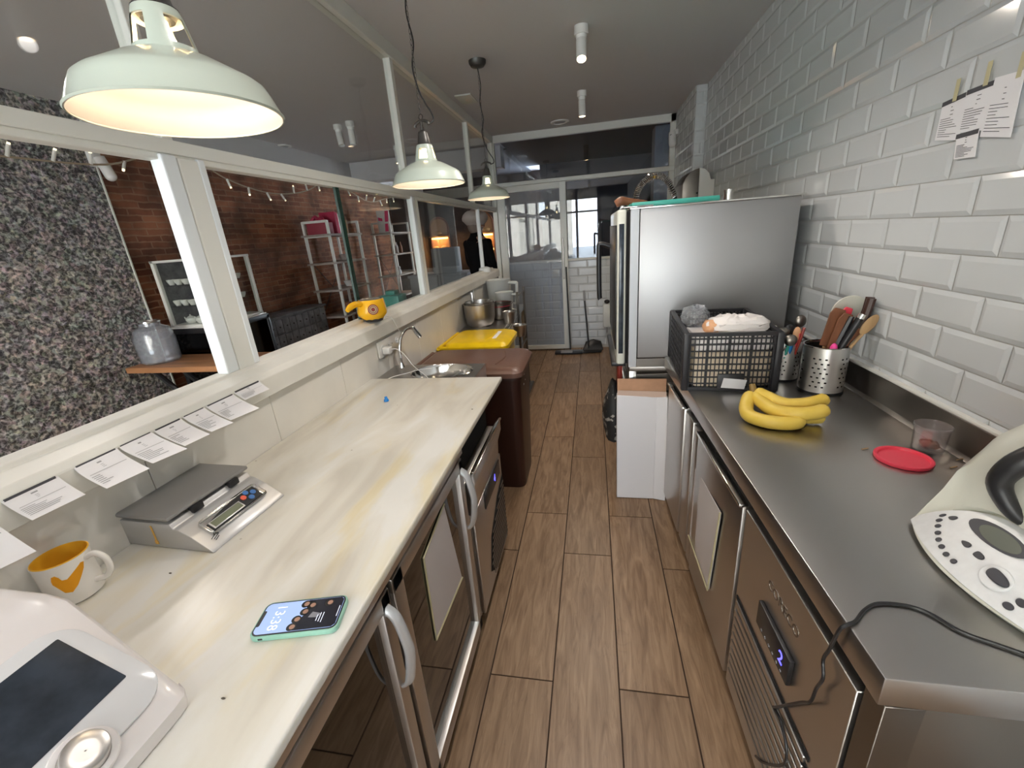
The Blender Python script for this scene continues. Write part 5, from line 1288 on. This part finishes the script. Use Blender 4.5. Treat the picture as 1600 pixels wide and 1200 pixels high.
part('body',MB().box(-3.06,-2.74,5.80,6.10,.64,.84,.02),'teal_enamel',t)
part('top',MB().box(-2.98,-2.84,5.90,6.06,.84,.90,.01),'teal_enamel',t)
part('drawer',MB().box(-3.08,-2.72,5.78,6.12,.60,.64,.006),'teal_enamel',t)
t=thing('shop_counter','grey shop counter in front of the lit niches','counter',(-2.6,6.6,0))
part('top',MB().box(-3.15,-1.95,5.70,6.20,.565,.60,.004).box(-2.95,-1.95,6.7,7.3,.99,1.03,.004),'cloth_grey',t)
part('front',MB().box(-3.12,-1.98,5.74,6.16,0,.565,.003).box(-2.93,-1.97,6.73,7.27,0,.99,.003),'cloth_grey',t)
# lit arched niches at the end wall
def niche(x0,x1,z0,z1,y,label):
    t=thing('lit_niche',label,'wall niche',((x0+x1)/2,y,z0))
    xc=(x0+x1)/2; r=(x1-x0)/2; arch=[(x1,y,z0),(x1,y,z1-r)]+[(xc+r*math.cos(a),y,z1-r+r*math.sin(a)) for a in [PI*k/12 for k in range(1,12)]]+[(x0,y,z1-r),(x0,y,z0)]
    part('back_panel',MB().prism(arch,(0,-.02,0)),'niche_wood',t)
    outer=[Vector(p)+Vector((0,-.02,0)) for p in arch]; b=MB()
    b.tube(outer,.022,6); part('arch_frame',b,'wood_dark',t)
    for k,z in enumerate((z0+.02,z0+.33,z0+.62)):
        if z<z1-r*.6:
            part('shelf',MB().box(x0+.01,x1-.01,y-.20,y-.02,z,z+.02),'niche_wood',t)
            part('light_strip',MB().box(x0+.02,x1-.02,y-.06,y-.03,z-.045,z-.012),'warm_strip',t)
    return t
niche(-3.36,-2.97,.98,1.98,9.19,'arched wall niche glowing warm, left of the man in black')
niche(-2.45,-2.0,.98,2.02,9.19,'arched wall niche glowing warm, behind the man in the cap')
for k,(x,z,l) in enumerate(((-3.25,1.335,'loaf of bread on the left of upper shelf in the left lit niche'),(-3.07,1.335,'loaf of bread on the right of upper shelf in the left lit niche'),(-3.16,1.625,'round loaf on the top shelf in the left lit niche'),(-2.2,1.335,'loaf of bread on the shelf in the right lit niche'),(-2.12,1.625,'round loaf on the top shelf in the right lit niche'))):
    solo('bread_loaf',MB().sphere((x,9.08,z+.045),.05,1.5,1,.85,16,10),'bread',l,'bread')
lamp('niche_light','POINT',(-3.16,9.0,1.56),3.0,(1,.6,.25),.05); lamp('niche_light','POINT',(-2.22,9.0,1.56),3.0,(1,.55,.2),.05)
lamp('niche_light','POINT',(-3.16,9.0,1.25),2.4,(1,.6,.25),.05)
# white plastic wrapped goods near the counter
solo('stacked_boxes',MB().box(-2.55,-2.2,7.6,7.9,1.03,1.5,.01).jitter(.004,5) if False else MB().box(-2.55,-2.15,6.85,7.15,1.03,1.42,.01),'cloth_grey','grey cardboard box on the far shop counter','box')

# string of little lamps
pts=[(-3.58,-1.0,2.33),(-3.58,.6,2.22),(-3.58,1.8,2.24),(-3.58,2.4,2.24),(-3.58,3.0,2.27),(-3.58,3.45,2.41),(-3.58,3.8,2.42),(-3.58,4.15,2.28),(-3.58,4.6,2.20),(-3.58,5.0,2.20),(-3.58,5.45,2.27),(-3.58,6.0,2.44),(-3.58,6.5,2.34),(-3.58,7.1,2.22),(-3.58,7.7,2.30),(-3.58,8.1,2.36)]
cat_=catmull([Vector(p) for p in pts],10)
t=thing('string_lights','string of small tube lamps on rope along picture and brick wall','string lights',(-3.58,3,2.2))
part('rope',MB().tube(cat_,.007,6),'rope',t)
q=random.Random(5); s_=0; last=cat_[0]
for i,p in enumerate(cat_[1:]):
    s_+=(p-last).length; last=p
    if s_>.235:
        s_=0; a=q.uniform(-.6,.6); dd=Vector((.2,math.sin(a)*1.0,-math.cos(a))).normalized()
        if q.random()<.2: dd.z=-dd.z
        o=part('tube_lamp',MB().cyl(p,p+dd*.075,.011,seg=10),'fairy_tube',t)
        part('glow_tip',MB().cyl(p+dd*.075,p+dd*.088,.009,seg=10),'fairy_glow',o)
t=thing('motion_sensor','white wall sensor where the picture wall meets the brick','sensor',(-3.69,3.03,2.2))
part('bracket',MB().box(-3.74,-3.68,2.99,3.07,2.27,2.38,.01),'white_plastic',t)
part('housing',MB().cyl((-3.66,3.03,2.33),(-3.63,3.045,2.20),.035,.038,20).sphere((-3.63,3.045,2.20),.038),'white_plastic',t)

# man in black seen from behind
def human(loc,rz):
    t=thing('person','person in black jacket and white cap seen from behind, beyond the glass partition','person',loc,R(rz))
    def skin(name,V,E_,rad,m,root=0,sub=2):
        me=bpy.data.meshes.new(name); me.from_pydata(V,E_,[]); me.materials.append(MATS[m])
        o=bpy.data.objects.new(name,me); COL.objects.link(o); o.parent=t
        md=o.modifiers.new('skin','SKIN'); md.use_smooth_shade=True
        for i,v in enumerate(me.skin_vertices[0].data): v.radius=(rad[i],rad[i]*(1 if not isinstance(rad[i],tuple) else 1)) if not isinstance(rad[i],tuple) else rad[i]; v.use_root=(i==root)
        sb=o.modifiers.new('sub','SUBSURF'); sb.levels=sub; sb.render_levels=sub
        return o
    V=[(0,0,.95),(0,.0,1.12),(0,-.01,1.30),(0,0,1.44),(0,.0,1.52),(0,.02,1.60),(0,.03,1.70),   #0-6 pelvis..head
       (.19,0,1.42),(.25,.02,1.14),(.19,.22,1.02),(.16,.30,1.04),                              #7-10 R arm
       (-.19,0,1.42),(-.25,.02,1.14),(-.19,.22,1.02),(-.16,.30,1.04),                          #11-14
       (.10,0,.86),(.11,.02,.48),(.11,-.02,.09),(.12,.13,.04),(-.10,0,.86),(-.11,.02,.48),(-.11,-.02,.09),(-.12,.13,.04)]
    E_=[(0,1),(1,2),(2,3),(3,4),(4,5),(5,6),(3,7),(7,8),(8,9),(9,10),(3,11),(11,12),(12,13),(13,14),(0,15),(15,16),(16,17),(17,18),(0,19),(19,20),(20,21),(21,22)]
    rad=[(.15,.11),(.15,.105),(.17,.115),(.14,.10),.058,(.078,.085),(.072,.085),.065,.045,.034,.036,.065,.045,.034,.036,.085,.058,.042,.038,.085,.058,.042,.038]
    skin('body',V,E_,rad,'skin')
    k=1.13
    jv=V[:4]+V[7:10]+V[11:14]; je=[(0,1),(1,2),(2,3),(3,4),(4,5),(5,6),(3,7),(7,8),(8,9)]
    skin('jacket',jv,je,[(.175,.13),(.175,.125),(.195,.14),(.15,.115),.085,.062,.048,.085,.062,.048],'jacket_black')
    skin('trousers',[V[0],V[15],V[16],V[17],V[19],V[20],V[21]],[(0,1),(1,2),(2,3),(0,4),(4,5),(5,6)],[(.165,.12),.098,.072,.055,.098,.072,.055],'trousers')
    part('collar',MB().lathe([(.070,1.56),(.078,1.55),(.10,1.50),(.15,1.45),(.12,1.40)],(0,0,0),24),'jacket_black',t,world=False)
    part('hair',MB().sphere((0,-.012,1.640),.100,.95,1.0,1.15,20,14),'hair_grey',t,world=False)
    part('cap',MB().sphere((0,.0,1.735),.150,1.08,1.12,.72,24,16).jitter(.006,3).cyl((0,.01,1.645),(0,.01,1.71),.106,.118,24),'hat_white',t,world=False)
    part('nose',MB().sphere((0,.125,1.64),.017,.8,1.2,1.3,10,8),'skin',t,world=False)
    for sx in (-1,1):
        part('ear',MB().sphere((sx*.088,.03,1.645),.024,.4,.8,1.2,10,8),'skin',t,world=False)
        part('eye',MB().sphere((sx*.032,.108,1.665),.010,u=8,v=6),'hair_photo',t,world=False)
        for f in range(4):
            part('finger',MB().tube([(sx*.165+f*.014*sx-.02*sx,.30,1.04),(sx*.16+f*.014*sx-.02*sx,.345+.006*(f%3),1.03),(sx*.155+f*.014*sx-.02*sx,.365,1.005)],[.009,.0085,.007],8,smooth_n=2),'skin',t,world=False)
        part('thumb',MB().tube([(sx*.145,.285,1.045),(sx*.115,.31,1.045),(sx*.105,.335,1.035)],[.011,.010,.008],8,smooth_n=2),'skin',t,world=False)
    return t
h_=human((-1.56,6.05,0),-40); h_.scale=(1.06,1.06,1.03)
